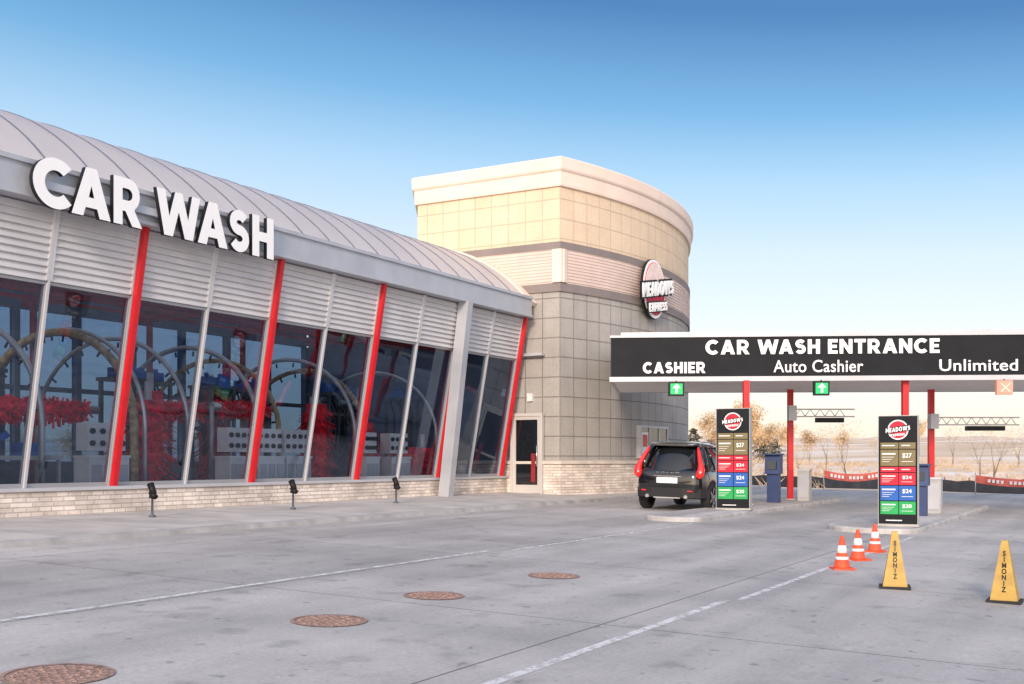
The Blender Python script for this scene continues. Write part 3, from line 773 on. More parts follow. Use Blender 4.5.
# emblem sign
es=thing('round_logo_sign',B(28.0,3.9,8.5),'round red and white shop logo sign projecting from tower','sign')
c=B(27.85,3.84,8.5)
def disc(th_,r1,off,name,m,half=None,rx=.98):
    mb=MB(); pts=[]
    for i in range(48):
        a=2*math.pi*i/48
        if half=='top' and math.sin(a)<-0.001: continue
        pts.append(c+AX*r1*rx*math.cos(a)+UP*r1*math.sin(a))
    q=[p+NX*off for p in pts]; pb=[p+NX*(off-th_) for p in pts]
    mb.face(q)
    for i in range(len(q)): mb.face([pb[i],pb[(i+1)%len(q)],q[(i+1)%len(q)],q[i]])
    part(name,mb,m,es)
disc(.09,1.00,0,'backing_disc',M['black']); disc(.02,.98,.02,'white_ring',M['letter_white']); disc(.02,.88,.04,'red_disc',M['red_p'])
disc(.02,.86,.055,'arched_panel',mat('logo_pink',(.85,.66,.60),.6),'top')
place_text('MEADOWS','lettering_outline',es,c+NX*.10-AX*1.42-UP*.52,AX,2.84,.60,.06,[M['black']],heavy=True,offset=.05,shear=.17,gap=.16)  # black outline of the sign lettering, behind the white letters
place_text('MEADOWS','lettering',es,c+NX*.16-AX*1.36-UP*.46,AX,2.72,.48,.05,[M['letter_white']],heavy=True,shear=.17,gap=.16)
place_text('EXPRESS','lettering_outline',es,c+NX*.09-AX*.78-UP*.90,AX,1.66,.38,.05,[M['black']],heavy=True,offset=.05,shear=.15,gap=.16)
place_text('EXPRESS','lettering',es,c+NX*.13-AX*.74-UP*.86,AX,1.58,.30,.05,[M['letter_white']],heavy=True,shear=.15,gap=.16)
mb=MB(); mb.obox(c-NX*.28,AX*.1,NX*.2,UP*.1); part('bracket',mb,M['black'],es)

# ------------------------------------------------------------ canopy
FL=Vector((2.7,30,0)); FR=Vector((19,28.8,0)); D=(FR-FL).normalized(); DN=D.cross(UP)
BL=Vector((3.4,35.0,0)); BR=Vector((21.9,34,0))
cp=thing('entrance_canopy',(6.33,29.6,zg(6.33,29.6)),'flat drive-through canopy with black lettered fascia on red posts','canopy')
def zv(v,z): return Vector((v.x,v.y,z))
def prism(mb,pts,z0,z1,mi=0):
    mb.face([zv(p,z0) for p in pts][::-1],mi); mb.face([zv(p,z1) for p in pts],mi)
    for i in range(len(pts)):
        p,q=pts[i],pts[(i+1)%len(pts)]; mb.face([zv(p,z0),zv(q,z0),zv(q,z1),zv(p,z1)],mi)
def off4(d): return [FL+Vector((-d,-d,0)),FR+Vector((d,-d,0)),BR+Vector((d,d,0)),BL+Vector((-d,d,0))]
mb=MB(); prism(mb,off4(-.02),3.70,3.80); part('soffit',mb,M['soffit'],cp)
mb=MB(); prism(mb,off4(0),3.81,4.88); part('fascia',mb,M['fascia_black'],cp)
mb=MB()
for a,b in ((FL,FR),(BL,BR),(FL,BL),(FR,BR)):
    d=(b-a).normalized(); o=d.cross(UP)*.04
    mb.hexa([zv(a-o-d*.03,3.68),zv(b-o+d*.03,3.68),zv(b+o+d*.03,3.68),zv(a+o-d*.03,3.68),zv(a-o-d*.03,3.81),zv(b-o+d*.03,3.81),zv(b+o+d*.03,3.81),zv(a+o-d*.03,3.81)])
part('lower_trim',mb,M['trimmetal'],cp)
mb=MB(); prism(mb,off4(.03),4.88,4.94); prism(mb,off4(-.3),4.94,5.06); part('roof_cap',mb,M['trimmetal'],cp)
for (x,y) in ((6.33,29.75),(8.5,33.6),(10.63,29.75),(12.8,33.6)):
    z0=zg(x,y)+IH-.01
    mb=MB(); mb.box(x-.08,x+.08,y-.08,y+.08,z0+.03,3.7); part('post',mb,M['red'],cp)
    mb=MB(); mb.box(x-.16,x+.16,y-.16,y+.16,z0,z0+.03); part('base_plate',mb,M['alu'],cp)
def ft(s,X0,X1,z,h,off,sp=1.0,name='lettering',heavy=False,gap=.14):
    p=FL+D*((X0-FL.x)/D.x); p=p+DN*.02; p.z=z
    place_text(s,name,cp,p,D,(X1-X0)/D.x,h,.04,[M['letter_white']],offset=off,spacing=sp,heavy=heavy,gap=gap)
ft('CAR WASH ENTRANCE',5.24,11.40,4.40,.40,0,heavy=True)
ft('CASHIER',3.56,5.24,3.90,.31,0,heavy=True)
ft('Auto Cashier',7.05,9.41,3.91,.33,.006,1.05)
ft('Unlimited',11.4,13.42,3.92,.31,.006,1.05)
def signal(x,y,m,kind):
    lab={'a':'small green lane signal with white up arrow under canopy','x':'small faded pink lane signal with cross under canopy'}[kind]
    th=thing('lane_signal',(x,y,3.47),lab,'lane signal','lane signals hanging below the canopy')
    mb=MB(); mb.box(-.21,.21,-.06,.06,-.19,.19); part('housing',mb,M['black'] if kind=='a' else M['sigx'],th,local=True)
    mb=MB(); mb.box(-.165,.165,-.075,-.062,-.145,.145); part('face',mb,m,th,local=True)
    mb=MB()
    if kind=='a':
        mb.box(-.03,.03,-.09,-.078,-.12,.03); mb.hexa([(-.11,-.09,.02),(.11,-.09,.02),(.11,-.078,.02),(-.11,-.078,.02),(-.005,-.09,.135),(.005,-.09,.135),(.005,-.078,.135),(-.005,-.078,.135)])
    else:
        for s_ in (-1,1): mb.obox((0,-.085-.003*s_,0),(.12,0,.11*s_),(0,.006,0),(-.012*s_,0,.013))
    part('symbol',mb,M['letter_white'] if kind=='a' else M['sigxm'],th,local=True)
    mb=MB(); mb.box(-.015,.015,-.015,.015,.19,.23); part('hanger',mb,M['black'],th,local=True)
signal(.15*29.6,29.75,M['green'],'a'); signal(.281*29.5,29.5,M['green'],'a'); signal(.4473*29.2,29.2,M['sigx'],'x')

# ------------------------------------------------------------ menu boards
def board(x,y,h,w,lab):
    th=thing('menu_board',(x,y,zg(x,y)+IH),lab,'price board','tall price boards on the islands',rot=-.42)
    mb=MB(); mb.box(-w/2,w/2,0.0,.26,0.03,h); part('cabinet',mb,M['graybox'],th,local=True)
    mb=MB(); mb.box(-w/2+.015,w/2-.015,-.012,-.002,.05,h-.015); part('face_panel',mb,M['fascia_black'],th,local=True)
    cz=h*.87; R=w*.26
    for nm_,r,yy,mm in (('logo_ring',R,-.016,'letter_white'),('logo_disc',R*.88,-.019,'red_p')):
        mb=MB(); mb.face([(r*math.cos(2*math.pi*i/28),yy,cz+r*math.sin(2*math.pi*i/28)) for i in range(28)]); part(nm_,mb,M[mm],th,local=True)
    mb=MB(); mb.hexa([(-w*.32,-.024,cz-.09),(w*.32,-.024,cz-.01),(w*.32,-.020,cz-.01),(-w*.32,-.020,cz-.09),(-w*.32,-.024,cz+.03),(w*.32,-.024,cz+.11),(w*.32,-.020,cz+.11),(-w*.32,-.020,cz+.03)]); part('logo_band',mb,M['black'],th,local=True)
    place_text('MEADOWS','lettering',th,(-w*.30,-.03,cz-.065),(1,0,0),w*.60,.09,.004,[M['letter_white']],heavy=True,local=True,shear=.13,gap=.16)
    place_text('EXPRESS','lettering',th,(-w*.17,-.03,cz-.14),(1,0,0),w*.34,.05,.004,[M['letter_white']],heavy=True,local=True,shear=.1,gap=.16)
    rows=((M['gold_p'],None,.065),(M['gold_p'],'$27',.155),(M['red_p'],None,.055),(M['red_p'],'$24',.115),(M['blue_p'],'$24',.14),(M['green_p'],'$20',.125))
    z=h*.755
    for m,pr_,f in rows:
        ph=h*f
        mb=MB(); mb.box(-w/2+.05,w*.01,-.022,-.014,z-ph+.02,z); mb.box(w*.03,w/2-.05,-.022,-.014,z-ph+.02,z)
        part('price_panel',mb,m,th,local=True)
        mb=MB()
        if pr_:
            place_text(pr_,'lettering',th,(w*.11,-.028,z-ph*.50),(1,0,0),w*.23,ph*.30,.004,[M['letter_white']],offset=.015,local=True)
            mb.box(-w/2+.08,-w*.06,-.026,-.023,z-ph*.28,z-ph*.19)
            for k in range(3): mb.box(-w/2+.08,-w/2+.08+w*(.30-.06*k),-.026,-.023,z-ph*(.44+.13*k),z-ph*(.415+.13*k))
            mb.box(w*.09,w*.37,-.026,-.023,z-ph*.70,z-ph*.67)
        else:
            mb.box(-w/2+.08,-w*.08,-.026,-.023,z-ph*.48,z-ph*.34); mb.box(w*.09,w*.30,-.026,-.023,z-ph*.48,z-ph*.34)
        part('fine_print',mb,M['band'],th,local=True)
        z-=ph
    mb=MB(); mb.box(-w*.3,w*.1,-.022,-.014,.11,.13); part('fine_print',mb,M['band'],th,local=True)
    mb=MB(); mb.box(-w/2-.02,w/2+.02,-.03,.29,-.0,.03); part('plinth',mb,M['curb'],th,local=True)
board(5.38,26.8,2.48,.83,'tall black price board with coloured panels beside the first lane')
board(7.79,22.2,2.24,.77,'tall black price board with coloured panels beside the second lane')

def kiosk(x,y,h,lab):
    th=thing('payment_kiosk',(x,y,zg(x,y)+IH),lab,'payment kiosk','payment kiosks on the islands',rot=-.5)
    mb=MB(); mb.box(-.16,.16,-.15,.15,0,h*.6); mb.hexa([(-.21,-.22,h*.6),(.21,-.22,h*.6),(.21,.18,h*.6),(-.21,.18,h*.6),(-.21,-.15,h),(.21,-.15,h),(.21,.18,h),(-.21,.18,h)]); part('body',mb,M['blue'],th,local=True)
    mb=MB(); mb.hexa([(-.14,-.225,h*.70),(.14,-.225,h*.70),(.14,-.20,h*.70),(-.14,-.20,h*.70),(-.14,-.19,h*.88),(.14,-.19,h*.88),(.14,-.16,h*.88),(-.14,-.16,h*.88)]); part('screen',mb,M['carglass'],th,local=True)
    mb=MB(); mb.box(-.25,.25,-.28,.22,h,h+.04); part('hood',mb,M['blue'],th,local=True)
kiosk(7.45,31.3,1.35,'dark blue card payment kiosk with small hood'); kiosk(9.75,26.3,1.2,'dark blue card payment kiosk with small hood')
def utility(x,y,h):
    th=thing('utility_cabinet',(x,y,zg(x,y)+IH),'grey metal gate operator cabinet on concrete island','utility cabinet','gate cabinets on the islands',rot=-.5)
    mb=MB(); mb.box(-.17,.17,-.17,.17,0,h); part('body',mb,M['graybox'],th,local=True)
    mb=MB(); mb.box(-.19,.19,-.19,.19,h,h+.05); part('lid',mb,M['alu_light'],th,local=True)
    mb=MB(); mb.box(-.13,.13,-.185,-.172,.1,h-.1); part('door',mb,M['alu'],th,local=True)
utility(8.75,32.9,.9); utility(10.6,27.6,.85)
def gantry(x,y,L,z,lab):
    th=thing('reader_arm',(x,y,z),lab,'reader arm','overhead reader arms beside the lanes')
    mb=MB(); mb.box(.1,L,-.03,.03,.0,.04); mb.box(.1,L,-.03,.03,.22,.26)
    q=.1
    while q<L-.3:
        mb.tube([(q,0,.03),(q+.15,0,.24),(q+.3,0,.03)],.014,5); q+=.3
    part('truss',mb,M['alu_light'],th,local=True)
    mb=MB(); mb.box(L*.38,L*.82,-.1,.1,-.16,-.02); part('reader_box',mb,M['black'],th,local=True)
    mb=MB(); mb.box(-.12,.12,-.12,.12,-.1,.35); part('clamp',mb,M['alu'],th,local=True)
gantry(8.5,33.4,1.9,2.85,'light metal truss arm carrying a dark reader box')
gantry(12.8,33.4,2.6,2.6,'light metal truss arm carrying a dark reader box')

# ------------------------------------------------------------ traffic cones
def ocone(x,y):
    th=thing('traffic_cone',(x,y,zg(x,y)),'orange traffic cone with white reflective bands on concrete','traffic cone','orange cones lined up before the island')
    mb=MB(); mb.box(-.14,.14,-.14,.14,0,.025); mb.lathe([(.115,.026),(.105,.04),(.022,.44),(.016,.445)],24); part('body',mb,M['orange'],th,local=True)
    def rr(z): return .105+(.022-.105)*(z-.04)/.40
    mb=MB(); mb.lathe([(rr(.22)+.003,.22),(rr(.32)+.003,.32)],24); part('reflective_band',mb,M['band'],th,local=True)
    mb=MB(); mb.lathe([(rr(.12)+.003,.13),(rr(.17)+.003,.17)],24); part('reflective_band',mb,M['band'],th,local=True)
    return th
c1=ocone(4.41,14.7); copy_thing(c1,(5.03,16.0,zg(5.03,16.0)),.4); copy_thing(c1,(5.74,17.4,zg(5.74,17.4)),.9)
def ycone(x,y,rot):
    th=thing('marker_cone',(x,y,zg(x,y)),'tall four-sided yellow lettered marker cone on black base','marker cone','yellow marker cones on the driveway',rot=rot)
    mb=MB(); mb.box(-.17,.17,-.17,.17,0,.03); part('base',mb,M['rubber'],th,local=True)
    b,t,h=.135,.03,.66
    mb=MB(); mb.hexa([(-b,-b,.03),(b,-b,.03),(b,b,.03),(-b,b,.03),(-t,-t,h),(t,-t,h),(t,t,h),(-t,t,h)]); part('body',mb,M['yellow'],th,local=True)
    up=Vector((0,b-t,h-.03)).normalized()
    place_text('S\nI\nM\nO\nN\nI\nZ','lettering',th,Vector((-.024,-b,.03))+up*.09+Vector((0,-.004,0)),(1,0,0),.048,.44,.003,[M['black']],offset=.03,upv=up,local=True,line=.85,align='CENTER')
    return th
y1=ycone(4.44,12.76,-.30); copy_thing(y1,(5.27,11.76,zg(5.27,11.76)),-.52)

# ------------------------------------------------------------ small ground spotlights
def spot(t,n):
    p=G(t,n,.09)
    th=thing('landscape_spotlight',p,'small black spotlight on short post beside the glass wall','spotlight','spotlights along the glazed wall',rot=math.atan2(.874,.487))
    mb=MB(); mb.lathe([(.06,0),(.06,.03),(.022,.05),(.02,.40)],14); part('post',mb,M['machine'],th,local=True)
    mb=MB(); mb.box(-.04,.04,-.04,.04,.34,.42); mb.tube([(0,-.06,.42),(0,.0,.50),(0,.05,.60)],[.04,.06,.065],14); mb.tube([(0,.05,.45),(0,-.09,.36)],[.04,.05],12); part('lamp_head',mb,M['black'],th,local=True)
    mb=MB(); mb.tube([(0,.051,.601),(0,.054,.607)],[.055,.055],14); part('lens',mb,M['carglass'],th,local=True)
    return th
s1=spot(1.99,1.5)
for t in (5.72,9.45): copy_thing(s1,G(t,1.6,.09))

# ------------------------------------------------------------ SUV
car=thing('parked_car',(3.84,27.4,zg(3.84,27.4)),'black SUV stopped at the service window, seen from behind','car')
car.rotation_euler=(0,math.atan(.0279),-math.atan2(.487,.874)+.04)
def loftbody():
    st=[(0.0,.62,.52,.84,.86),(.05,.77,.40,.98,1.01),(.22,.87,.33,1.06,1.10),(.5,.92,.29,1.08,1.12),(1.0,.95,.27,1.07,1.10),(2.3,.92,.26,1.02,1.05),(3.2,.93,.26,1.0,1.05),(3.6,.93,.27,.97,1.04),(4.1,.90,.28,.90,.96),(4.4,.80,.32,.78,.82),(4.5,.60,.40,.62,.64)]
    mb=MB(); rings=[]
    for (y,w,zb,zs,zt) in st:
        zm=zb+(zs-zb)*.45
        half=[(0,zb),(w*.86,zb),(w*.98,zb+.09),(w,zm),(w*.965,zs-.09),(w*.90,zs),(w*.6,zt),(0,zt)]
        ring=half+[(-x,z) for x,z in half[-2:0:-1]]
        i=len(mb.v); mb.v+=[Vector((x,y,z)) for x,z in ring]; rings.append((i,len(ring)))
    n=rings[0][1]
    for (a,_),(b,_) in zip(rings[:-1],rings[1:]):
        for j in range(n):
            mb.f.append((a+j,b+j,b+(j+1)%n,a+(j+1)%n)); mb.uv.append([(0,0)]*4); mb.m.append(0); mb.sm.append(True)
    a=rings[0][0]; mb.f.append(tuple(a+j for j in range(n))); mb.uv.append([(0,0)]*n); mb.m.append(0); mb.sm.append(True)
    a=rings[-1][0]; mb.f.append(tuple(a+j for j in range(n))[::-1]); mb.uv.append([(0,0)]*n); mb.m.append(0); mb.sm.append(True)
    return mb
body=part('body',loftbody(),M['carpaint'],car,local=True)
ss=body.modifiers.new('s','SUBSURF'); ss.levels=2; ss.render_levels=2
cutters=[]
for y in (.88,3.60):
    for sx in (-1,1):
        mb=MB(); mb.tube([(sx*.62,y,.36),(sx*1.2,y,.36)],.415,32)
        o=bpy.data.objects.new('cut',mb.mesh('cut',[M['rubber']])); COL.objects.link(o)
        o.parent=car
        md=body.modifiers.new('b','BOOLEAN'); md.object=o; md.operation='DIFFERENCE'; md.solver='EXACT'; cutters.append(o)
bpy.context.view_layer.update()
dg=bpy.context.evaluated_depsgraph_get()
nm=bpy.data.meshes.new_from_object(body.evaluated_get(dg)); body.modifiers.clear(); body.data=nm
for o in cutters: bpy.data.objects.remove(o)
def stack(levels,m,name,parent=car,seg=48,exp=2.9):
    mb=MB()
    for (z,y0,y1,w) in levels:
        for j in range(seg):
            a=2*math.pi*(j+.5)/seg; ca,sa=math.cos(a),math.sin(a)
            r=(abs(ca)**exp+abs(sa)**exp)**(-1/exp)
            mb.v.append(Vector((w*r*ca,(y0+y1)/2+(y1-y0)/2*r*sa,z)))
    for k in range(len(levels)-1):
        for j in range(seg):
            a=k*seg+j;b=k*seg+(j+1)%seg
            mb.f.append((a,b,b+seg,a+seg)); mb.uv.append([(0,0)]*4); mb.m.append(0); mb.sm.append(True)
    e=(len(levels)-1)*seg
    mb.f.append(tuple(e+j for j in range(seg))); mb.uv.append([(0,0)]*seg); mb.m.append(0); mb.sm.append(True)
    return part(name,mb,m,parent,local=True)
stack([(1.0,.06,3.45,.90),(1.12,.11,3.36,.88),(1.3,.23,3.08,.81),(1.45,.36,2.82,.74),(1.55,.47,2.62,.685),(1.63,.56,2.46,.635)],M['carglass'],'windows')
stack([(1.615,.42,2.52,.67),(1.65,.36,2.48,.665),(1.69,.44,2.38,.59),(1.73,.70,2.1,.46),(1.745,.95,1.8,.28)],M['carpaint'],'roof')
def pillar(pts,r=.035,m='carpaint',name='pillar'):
    mb=MB(); mb.tube(pts,r,10); part(name,mb,M[m],car,local=True)
for sx in (-1,1):
    pillar([(sx*.80,3.25,1.03),(sx*.73,2.95,1.32),(sx*.61,2.45,1.63)],.04)
    pillar([(sx*.885,2.05,1.03),(sx*.80,2.0,1.34),(sx*.645,1.95,1.63)],.035)
    pillar([(sx*.88,1.15,1.03),(sx*.79,1.12,1.34),(sx*.645,1.08,1.63)],.03)
    pillar([(sx*.80,.42,1.02),(sx*.76,.48,1.25),(sx*.68,.62,1.48),(sx*.61,.74,1.64)],[.14,.125,.10,.08])
    mb=MB()
    P=[(.77,.09,.84,.06),(.81,.11,.94,.105),(.825,.16,1.06,.095),(.79,.20,1.20,.062),(.735,.28,1.34,.052),(.675,.39,1.50,.044),(.64,.44,1.60,.02)]
    mb.tube([(sx*x,y,z) for x,y,z,r in P],[r for *_,r in P],10)
    part('tail_light',mb,M['tail'],car,local=True)
    mb=MB(); mb.tube([(sx*.61,.75,1.68),(sx*.61,.85,1.73),(sx*.61,2.1,1.74),(sx*.61,2.3,1.68)],.016,8); part('roof_rail',mb,M['chrome'],car,local=True)
    mb=MB(); mb.hexa([(sx*.90,2.98,1.02),(sx*1.06,2.95,1.04),(sx*1.06,3.08,1.04),(sx*.90,3.1,1.02),(sx*.90,2.98,1.16),(sx*1.05,2.95,1.18),(sx*1.05,3.08,1.18),(sx*.90,3.1,1.16)]); part('mirror',mb,M['carpaint'],car,local=True)
    mb=MB(); mb.box(sx*.92-.02,sx*.92+.02,1.3,3.05,.28,.40); part('side_skirt',mb,M['plastic'],car,local=True)
    for y in (1.3,2.25):
        mb=MB(); mb.box(sx*.935-.012,sx*.935+.012,y,y+.17,.88,.905); part('handle',mb,M['carpaint'],car,local=True)
    mb=MB(); mb.tube([(sx*.50,-.05,.37),(sx*.50,.1,.37)],.045,14); part('exhaust',mb,M['chrome'],car,local=True)
    mb=MB(); mb.box(sx*.60-.06,sx*.60+.06,-.02,-.005,.50,.525); part('reflector',mb,M['tail'],car,local=True)
mb=MB()
pts_=[(-.89,.34),(-.82,.14),(-.68,.04),(-.4,-.02),(.4,-.02),(.68,.04),(.82,.14),(.89,.34)]
for (xa,ya),(xb,yb) in zip(pts_[:-1],pts_[1:]):
    mb.hexa([(xa,ya+.03,.34),(xb,yb+.03,.34),(xb,yb+.16,.34),(xa,ya+.16,.34),(xa,ya-.01,.58),(xb,yb-.01,.58),(xb,yb+.16,.60),(xa,ya+.16,.60)])
part('bumper',mb,M['plastic'],car,local=True)
mb=MB(); mb.box(-.34,.34,-.005,.02,.325,.35); part('skid_plate',mb,M['graybox'],car,local=True)
mb=MB(); mb.box(-.27,.27,-.012,.04,.70,.84); part('license_plate',mb,M['plate'],car,local=True)
mb=MB(); mb.box(-.35,.35,.01,.05,.865,.878); part('tailgate_trim',mb,M['chrome'],car,local=True)
mb=MB(); mb.hexa([(-.55,.34,1.635),(.55,.34,1.635),(.60,.6,1.635),(-.60,.6,1.635),(-.53,.34,1.67),(.53,.34,1.67),(.57,.6,1.69),(-.57,.6,1.69)]); part('spoiler',mb,M['carpaint'],car,local=True)
place_text('VOLVO','lettering',car,(-.3,.045,.93),(1,0,0),.6,.045,.01,[M['chrome']],offset=.01,spacing=1.6,local=True)
for y in (.88,3.60):
    for sx in (-1,1):
        w=bpy.data.objects.new('wheel',None); COL.objects.link(w); w.parent=car; w.location=(sx*.82,y,.36)
        mb=MB(); prof=[(.24,-.11),(.33,-.12),(.36,-.08),(.365,0),(.36,.08),(.33,.12),(.24,.11)]
        seg=36
        for r,x in prof:
            for j in range(seg): a=2*math.pi*j/seg; mb.v.append(Vector((x,r*math.cos(a),r*math.sin(a))))
        for k in range(len(prof)-1):
            for j in range(seg):
                a=k*seg+j;b=k*seg+(j+1)%seg; mb.f.append((a,b,b+seg,a+seg)); mb.uv.append([(0,0)]*4); mb.m.append(0); mb.sm.append(True)
        part('tyre',mb,M['rubber'],w,local=True)
        mb=MB(); mb.tube([(sx*.05,0,0),(sx*.11,0,0)],.06,12)
        for k in range(5):
            a=2*math.pi*k/5; d=Vector((0,math.cos(a),math.sin(a))); e=Vector((0,-math.sin(a),math.cos(a)))
            mb.obox(Vector((sx*.09,0,0))+d*.14,d*.11,e*.03,Vector((.015,0,0)))
        ring=[(sx*.09,.25*math.cos(2*math.pi*j/32),.25*math.sin(2*math.pi*j/32)) for j in range(33)]
        mb.tube(ring,.018,6,caps=False)
        part('rim',mb,M['chrome'],w,local=True)
        mb=MB(); mb.tube([(sx*-.02,0,0),(sx*.03,0,0)],.25,24); part('brake_disc',mb,M['rubber'],w,local=True)

# ------------------------------------------------------------ fence, banners
def fence(pts,h,lab):
    th=thing('silt_fence',(pts[0][0],pts[0][1],zg(*pts[0])),lab,'fence')
    mb=MB()
    for (a,b) in zip(pts[:-1],pts[1:]):
        k=8
        for i in range(k):
            p=[a[j]+(b[j]-a[j])*i/k for j in (0,1)]; q=[a[j]+(b[j]-a[j])*(i+1)/k for j in (0,1)]
            hp=h*(1-.12*(i%2)); hq=h*(1-.12*((i+1)%2))
            mb.face([(p[0],p[1],zg(*p)-.1),(q[0],q[1],zg(*q)-.1),(q[0],q[1]+.08,zg(*q)+hq),(p[0],p[1]+.08,zg(*p)+hp)])
    part('fabric',mb,M['silt'],th)
    for (a,b) in zip(pts[:-1],pts[1:]):
        for i in range(0,8,2):
            p=[a[j]+(b[j]-a[j])*i/8 for j in (0,1)]
            mb=MB(); mb.box(p[0]-.02,p[0]+.02,p[1]+.1,p[1]+.14,zg(*p)-.1,zg(*p)+h+.12); part('stake',mb,M['bark'],th)
fence([(8.5,52),(12.5,49.5),(16.5,50),(20,48),(24,46),(30,45)],.50,'low black fabric silt fence along the lot edge')
def banner(x,y,w,rot,lab):
    th=thing('barrier_banner',(x,y,zg(x,y)),lab,'banner','red banners at the lot edge',rot=rot)
    mb=MB(); k=16
    def sgf(a): return -.18*(1-(2*a/w)**2)
    for i in range(k):
        a=-w/2+w*i/k; b=a+w/k; s=.05*math.sin(i*1.3); s2=.05*math.sin((i+1)*1.3)
        mb.face([(a,s,.55+sgf(a)),(b,s2,.55+sgf(b)),(b,s2*.5,.86+sgf(b)),(a,s*.5,.86+sgf(a))])
    part('cloth',mb,M['banner'],th,local=True)
    for sx in (-1,1):
        mb=MB(); mb.tube([(sx*w/2,0,0),(sx*w/2,0,.95)],.02,8); part('post',mb,M['graybox'],th,local=True)
    q=-w*.38; k=0
    while q<w*.38:
        if k%5!=4:
            mb=MB(); mb.box(q-.05,q+.05,-.075,-.07,.64+sgf(q),.77+sgf(q)); part('pale_mark',mb,M['band'],th,local=True)
        q+=.16; k+=1
banner(14.4,46.3,2.6,0.05,'thin red banner strung between short posts'); banner(20.6,43.5,4.2,-.35,'long red banner sagging between short posts')

# ------------------------------------------------------------ trees
def bare_tree(seed,h,nleaf=0,lsize=.2,spread=.42):
    rnd=random.Random(seed); tr=MB(); tips=[]
    def br(p,d,L,r,dep):
        q=p; pts=[p]; rs=[r]
        for i in range(3):
            d=(d+Vector((rnd.uniform(-.15,.15),rnd.uniform(-.15,.15),rnd.uniform(-.02,.12)))).normalized()
            q=q+d*L/3; pts.append(q); rs.append(r*(1-.22*(i+1)))
        tr.tube(pts,rs,5 if dep<2 else 3,caps=False)
        if dep>=2: tips.append(q); tips.append(pts[2])
        if dep<4:
            for k in range(4 if dep<3 else 3):
                a=rnd.uniform(0,6.28); s=rnd.uniform(.35,.95)*spread*2
                nd=(d+Vector((math.cos(a)*s,math.sin(a)*s,rnd.uniform(-.05,.35)))).normalized()
                br(pts[rnd.choice((2,3,3))],nd,L*rnd.uniform(.6,.8),rs[-1]*.75,dep+1)
    br(Vector((0,0,-.3)),Vector((0,0,1)),h*.30,h*.018,0)
    cr=MB()
    for i in range(nleaf):
        p=rnd.choice(tips)+Vector((rnd.gauss(0,.3),rnd.gauss(0,.3),rnd.gauss(0,.25)))*h/7
        a=Vector((rnd.gauss(0,1),rnd.gauss(0,1),rnd.gauss(0,1))).normalized(); b=a.orthogonal().normalized()
        s=lsize*rnd.uniform(.5,1.3)
        cr.face([p-a*s,p+b*s*.2,p+a*s,p-b*s*.2])
    return tr,cr
def pine(seed,h):
    rnd=random.Random(seed); tr=MB(); tr.tube([(0,0,-.2),(0,0,h*.5),(0,0,h*.95)],[h*.03,h*.018,.02],6)
    cr=MB()
    for i in range(1600):
        f=rnd.random()**.8; z=h*(.04+.96*f); R=h*.48*(1-f)**.45*(.75+.35*math.sin(z*5+seed))
        a=rnd.uniform(0,6.28); r=R*math.sqrt(rnd.random()); p=Vector((r*math.cos(a),r*math.sin(a),z-r*.2))
        d=Vector((math.cos(a),math.sin(a),rnd.uniform(-.4,.2))).normalized(); b=d.cross(Vector((rnd.random(),rnd.random(),1))).normalized()
        s=h*.035*rnd.uniform(.6,1.4); cr.face([p-d*s,p+b*s*.5,p+d*s,p-b*s*.5])
    return tr,cr
def mk(name,trcr,m,lab,cat,group):
    th=thing(name,(0,0,0),lab,cat,group)
    part('trunk',trcr[0],M['bark'],th,local=True); part('crown',trcr[1],m,th,local=True); return th
def put(proto,lst):
    for i,(u,Y,s) in enumerate(lst):
        x=(u)*Y; z=zg(x,Y)+tdz(x,Y)
        if i==0: proto.location=(x,Y,z); proto.scale=(s,)*3
        else: copy_thing(proto,(x,Y,z),random.uniform(0,6),s*random.uniform(.85,1.1))
p1=mk('bare_tree',bare_tree(3,7,nleaf=500,lsize=.14),M['twig'],'leafless tan tree with fine twigs in dry field','tree','bare trees beyond the lot')
p1b=mk('bare_tree',bare_tree(21,7,nleaf=250,lsize=.13,spread=.55),M['twig'],'spreading leafless tree with fine tan twigs','tree','spreading bare trees beyond the lot')
p2=mk('bare_tree',bare_tree(11,7,nleaf=1300,lsize=.22),M['leafgold'],'small tree holding dry golden leaves in the field','tree','golden trees beyond the lot')
p3=mk('evergreen_tree',pine(5,7),M['pine'],'dusky green evergreen tree on the far slope','tree','evergreen trees on the far slope')
put(p1,[(.305,85,.95),(.26,100,.8),(.20,120,1.0),(.335,120,.8),(.495,110,1.0),(-.52,90,1.1),(-.6,110,1.2),(-.45,130,1.3)])
put(p1b,[(.44,78,1.0),(.40,150,1.0),(.475,90,1.1),(.46,160,1.3),(.285,120,1.1),(.425,110,1.0)])
put(p2,[(.19,105,.9),(.213,115,1.15),(.235,125,1.0),(.178,130,1.0),(.25,160,1.1),(.30,220,1.2),(.27,190,1.1),(.37,250,1.3),(.22,190,1.4),(-.4,100,1.1)])
put(p3,[(.185,200,.9),(.225,210,1.0),(.232,220,.9),(.24,215,.8),(.165,210,1.0),(.195,220,1.1),(-.35,150,1.2),(-.5,160,1.3)])
rnd=random.Random(4); mb=MB()
for k in range(1500):
    y=rnd.uniform(49,230); x=y*rnd.uniform(.1,.62); z=zg(x,y)+tdz(x,y); s=rnd.uniform(.3,.95)
    if y>75 and rnd.random()<.3: s*=1.8
    for i in range(16):
        a=rnd.uniform(0,6.28); d=Vector((math.cos(a)*.6,math.sin(a)*.6,rnd.uniform(.4,1.0))).normalized(); b=d.orthogonal().normalized()
        p=Vector((x+rnd.gauss(0,.4)*s,y+rnd.gauss(0,.4)*s,z)); mb.face([p-b*.035,p+b*.035,p+d*s+b*.015])
solo('dry_brush',mb,M['twig'],(0,0,0),'tangled dry tan brush covering the field','brush',kind='stuff')

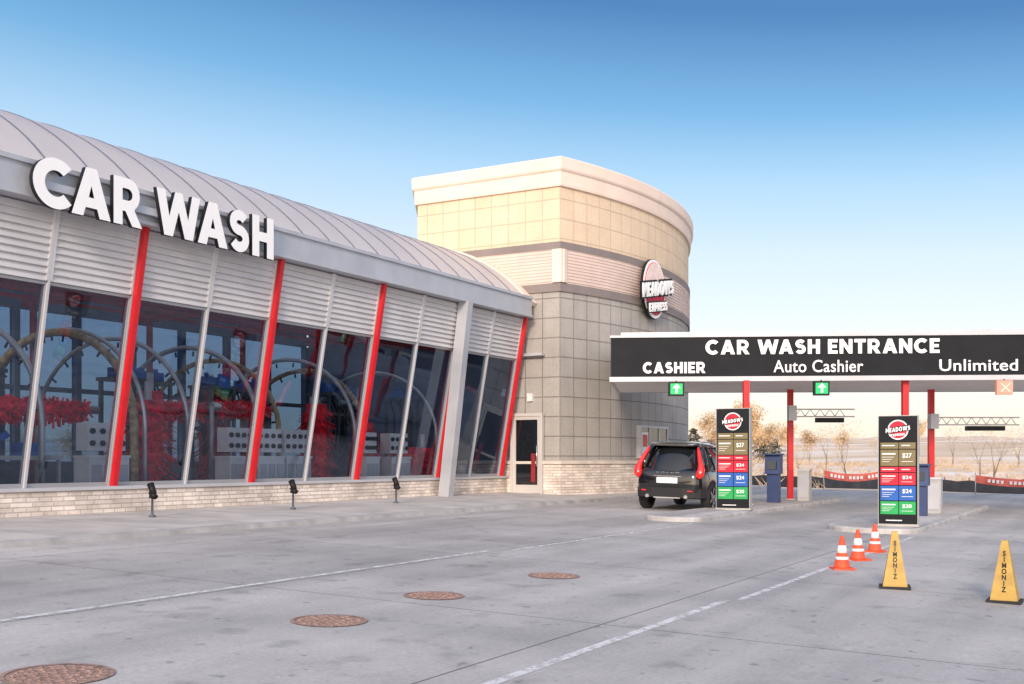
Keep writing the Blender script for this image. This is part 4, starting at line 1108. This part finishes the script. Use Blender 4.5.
# ------------------------------------------------------------ sky, sun, camera
w=bpy.data.worlds.new('World'); SC.world=w; w.use_nodes=True
nt=w.node_tree; nt.nodes.clear()
out=N(nt,'ShaderNodeOutputWorld'); bg=N(nt,'ShaderNodeBackground'); bg2=N(nt,'ShaderNodeBackground'); ad=N(nt,'ShaderNodeAddShader')
bg3=N(nt,'ShaderNodeBackground'); ad2=N(nt,'ShaderNodeAddShader')
sky=N(nt,'ShaderNodeTexSky'); sky.sky_type='NISHITA'; sky.sun_disc=False
to_sun=Vector((-.16,-.90,.32)).normalized()
sky.sun_elevation=math.asin(to_sun.z); sky.sun_rotation=math.atan2(to_sun.x,to_sun.y)
nt.links.new(sky.outputs[0],bg.inputs[0]); bg.inputs[1].default_value=.05
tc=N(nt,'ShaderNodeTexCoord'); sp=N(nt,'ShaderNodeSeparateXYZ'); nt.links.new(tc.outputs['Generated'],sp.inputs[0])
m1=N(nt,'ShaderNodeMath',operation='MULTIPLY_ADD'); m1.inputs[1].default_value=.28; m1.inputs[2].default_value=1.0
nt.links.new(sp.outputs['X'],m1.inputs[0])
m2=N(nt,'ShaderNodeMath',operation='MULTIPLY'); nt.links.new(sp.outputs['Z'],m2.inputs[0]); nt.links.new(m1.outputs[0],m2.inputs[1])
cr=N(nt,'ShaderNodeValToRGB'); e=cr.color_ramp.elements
e[0].position=0; e[0].color=srgb(250,228,212); e[1].position=1; e[1].color=srgb(130,165,205)  # sky overhead, out of frame, made paler to raise the ambient light
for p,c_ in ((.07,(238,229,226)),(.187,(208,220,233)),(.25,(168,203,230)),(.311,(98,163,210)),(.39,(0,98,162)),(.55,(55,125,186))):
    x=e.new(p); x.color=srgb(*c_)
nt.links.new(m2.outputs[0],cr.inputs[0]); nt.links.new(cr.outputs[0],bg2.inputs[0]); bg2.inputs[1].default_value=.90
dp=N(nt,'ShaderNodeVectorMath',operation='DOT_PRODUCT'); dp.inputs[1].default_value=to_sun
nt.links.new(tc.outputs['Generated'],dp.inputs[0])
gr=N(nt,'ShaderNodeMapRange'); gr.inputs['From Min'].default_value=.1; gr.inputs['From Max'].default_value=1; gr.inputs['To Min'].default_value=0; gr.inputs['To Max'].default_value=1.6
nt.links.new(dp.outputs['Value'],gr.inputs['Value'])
bg3.inputs[0].default_value=(1,.82,.68,1); nt.links.new(gr.outputs[0],bg3.inputs[1])  # warm glow on the sun side, added to the sky as fill light
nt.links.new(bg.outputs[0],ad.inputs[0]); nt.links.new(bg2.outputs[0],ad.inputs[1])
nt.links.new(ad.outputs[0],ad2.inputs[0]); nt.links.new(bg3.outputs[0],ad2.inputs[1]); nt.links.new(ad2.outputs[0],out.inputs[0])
sl=bpy.data.lights.new('sun','SUN'); sl.energy=2.7; sl.angle=math.radians(10); sl.color=(1,.83,.68)
so=bpy.data.objects.new('sun',sl); COL.objects.link(so); so.rotation_euler=to_sun.to_track_quat('Z','Y').to_euler(); so.location=(-20,-30,30)
cam=bpy.data.cameras.new('camera'); co=bpy.data.objects.new('camera',cam); COL.objects.link(co)
co.location=(0,0,1.55); co.rotation_euler=(math.pi/2,0,0)
cam.sensor_width=36; cam.lens=1100/1024*36; cam.shift_y=(460-342)/1024; cam.clip_end=3000
SC.camera=co
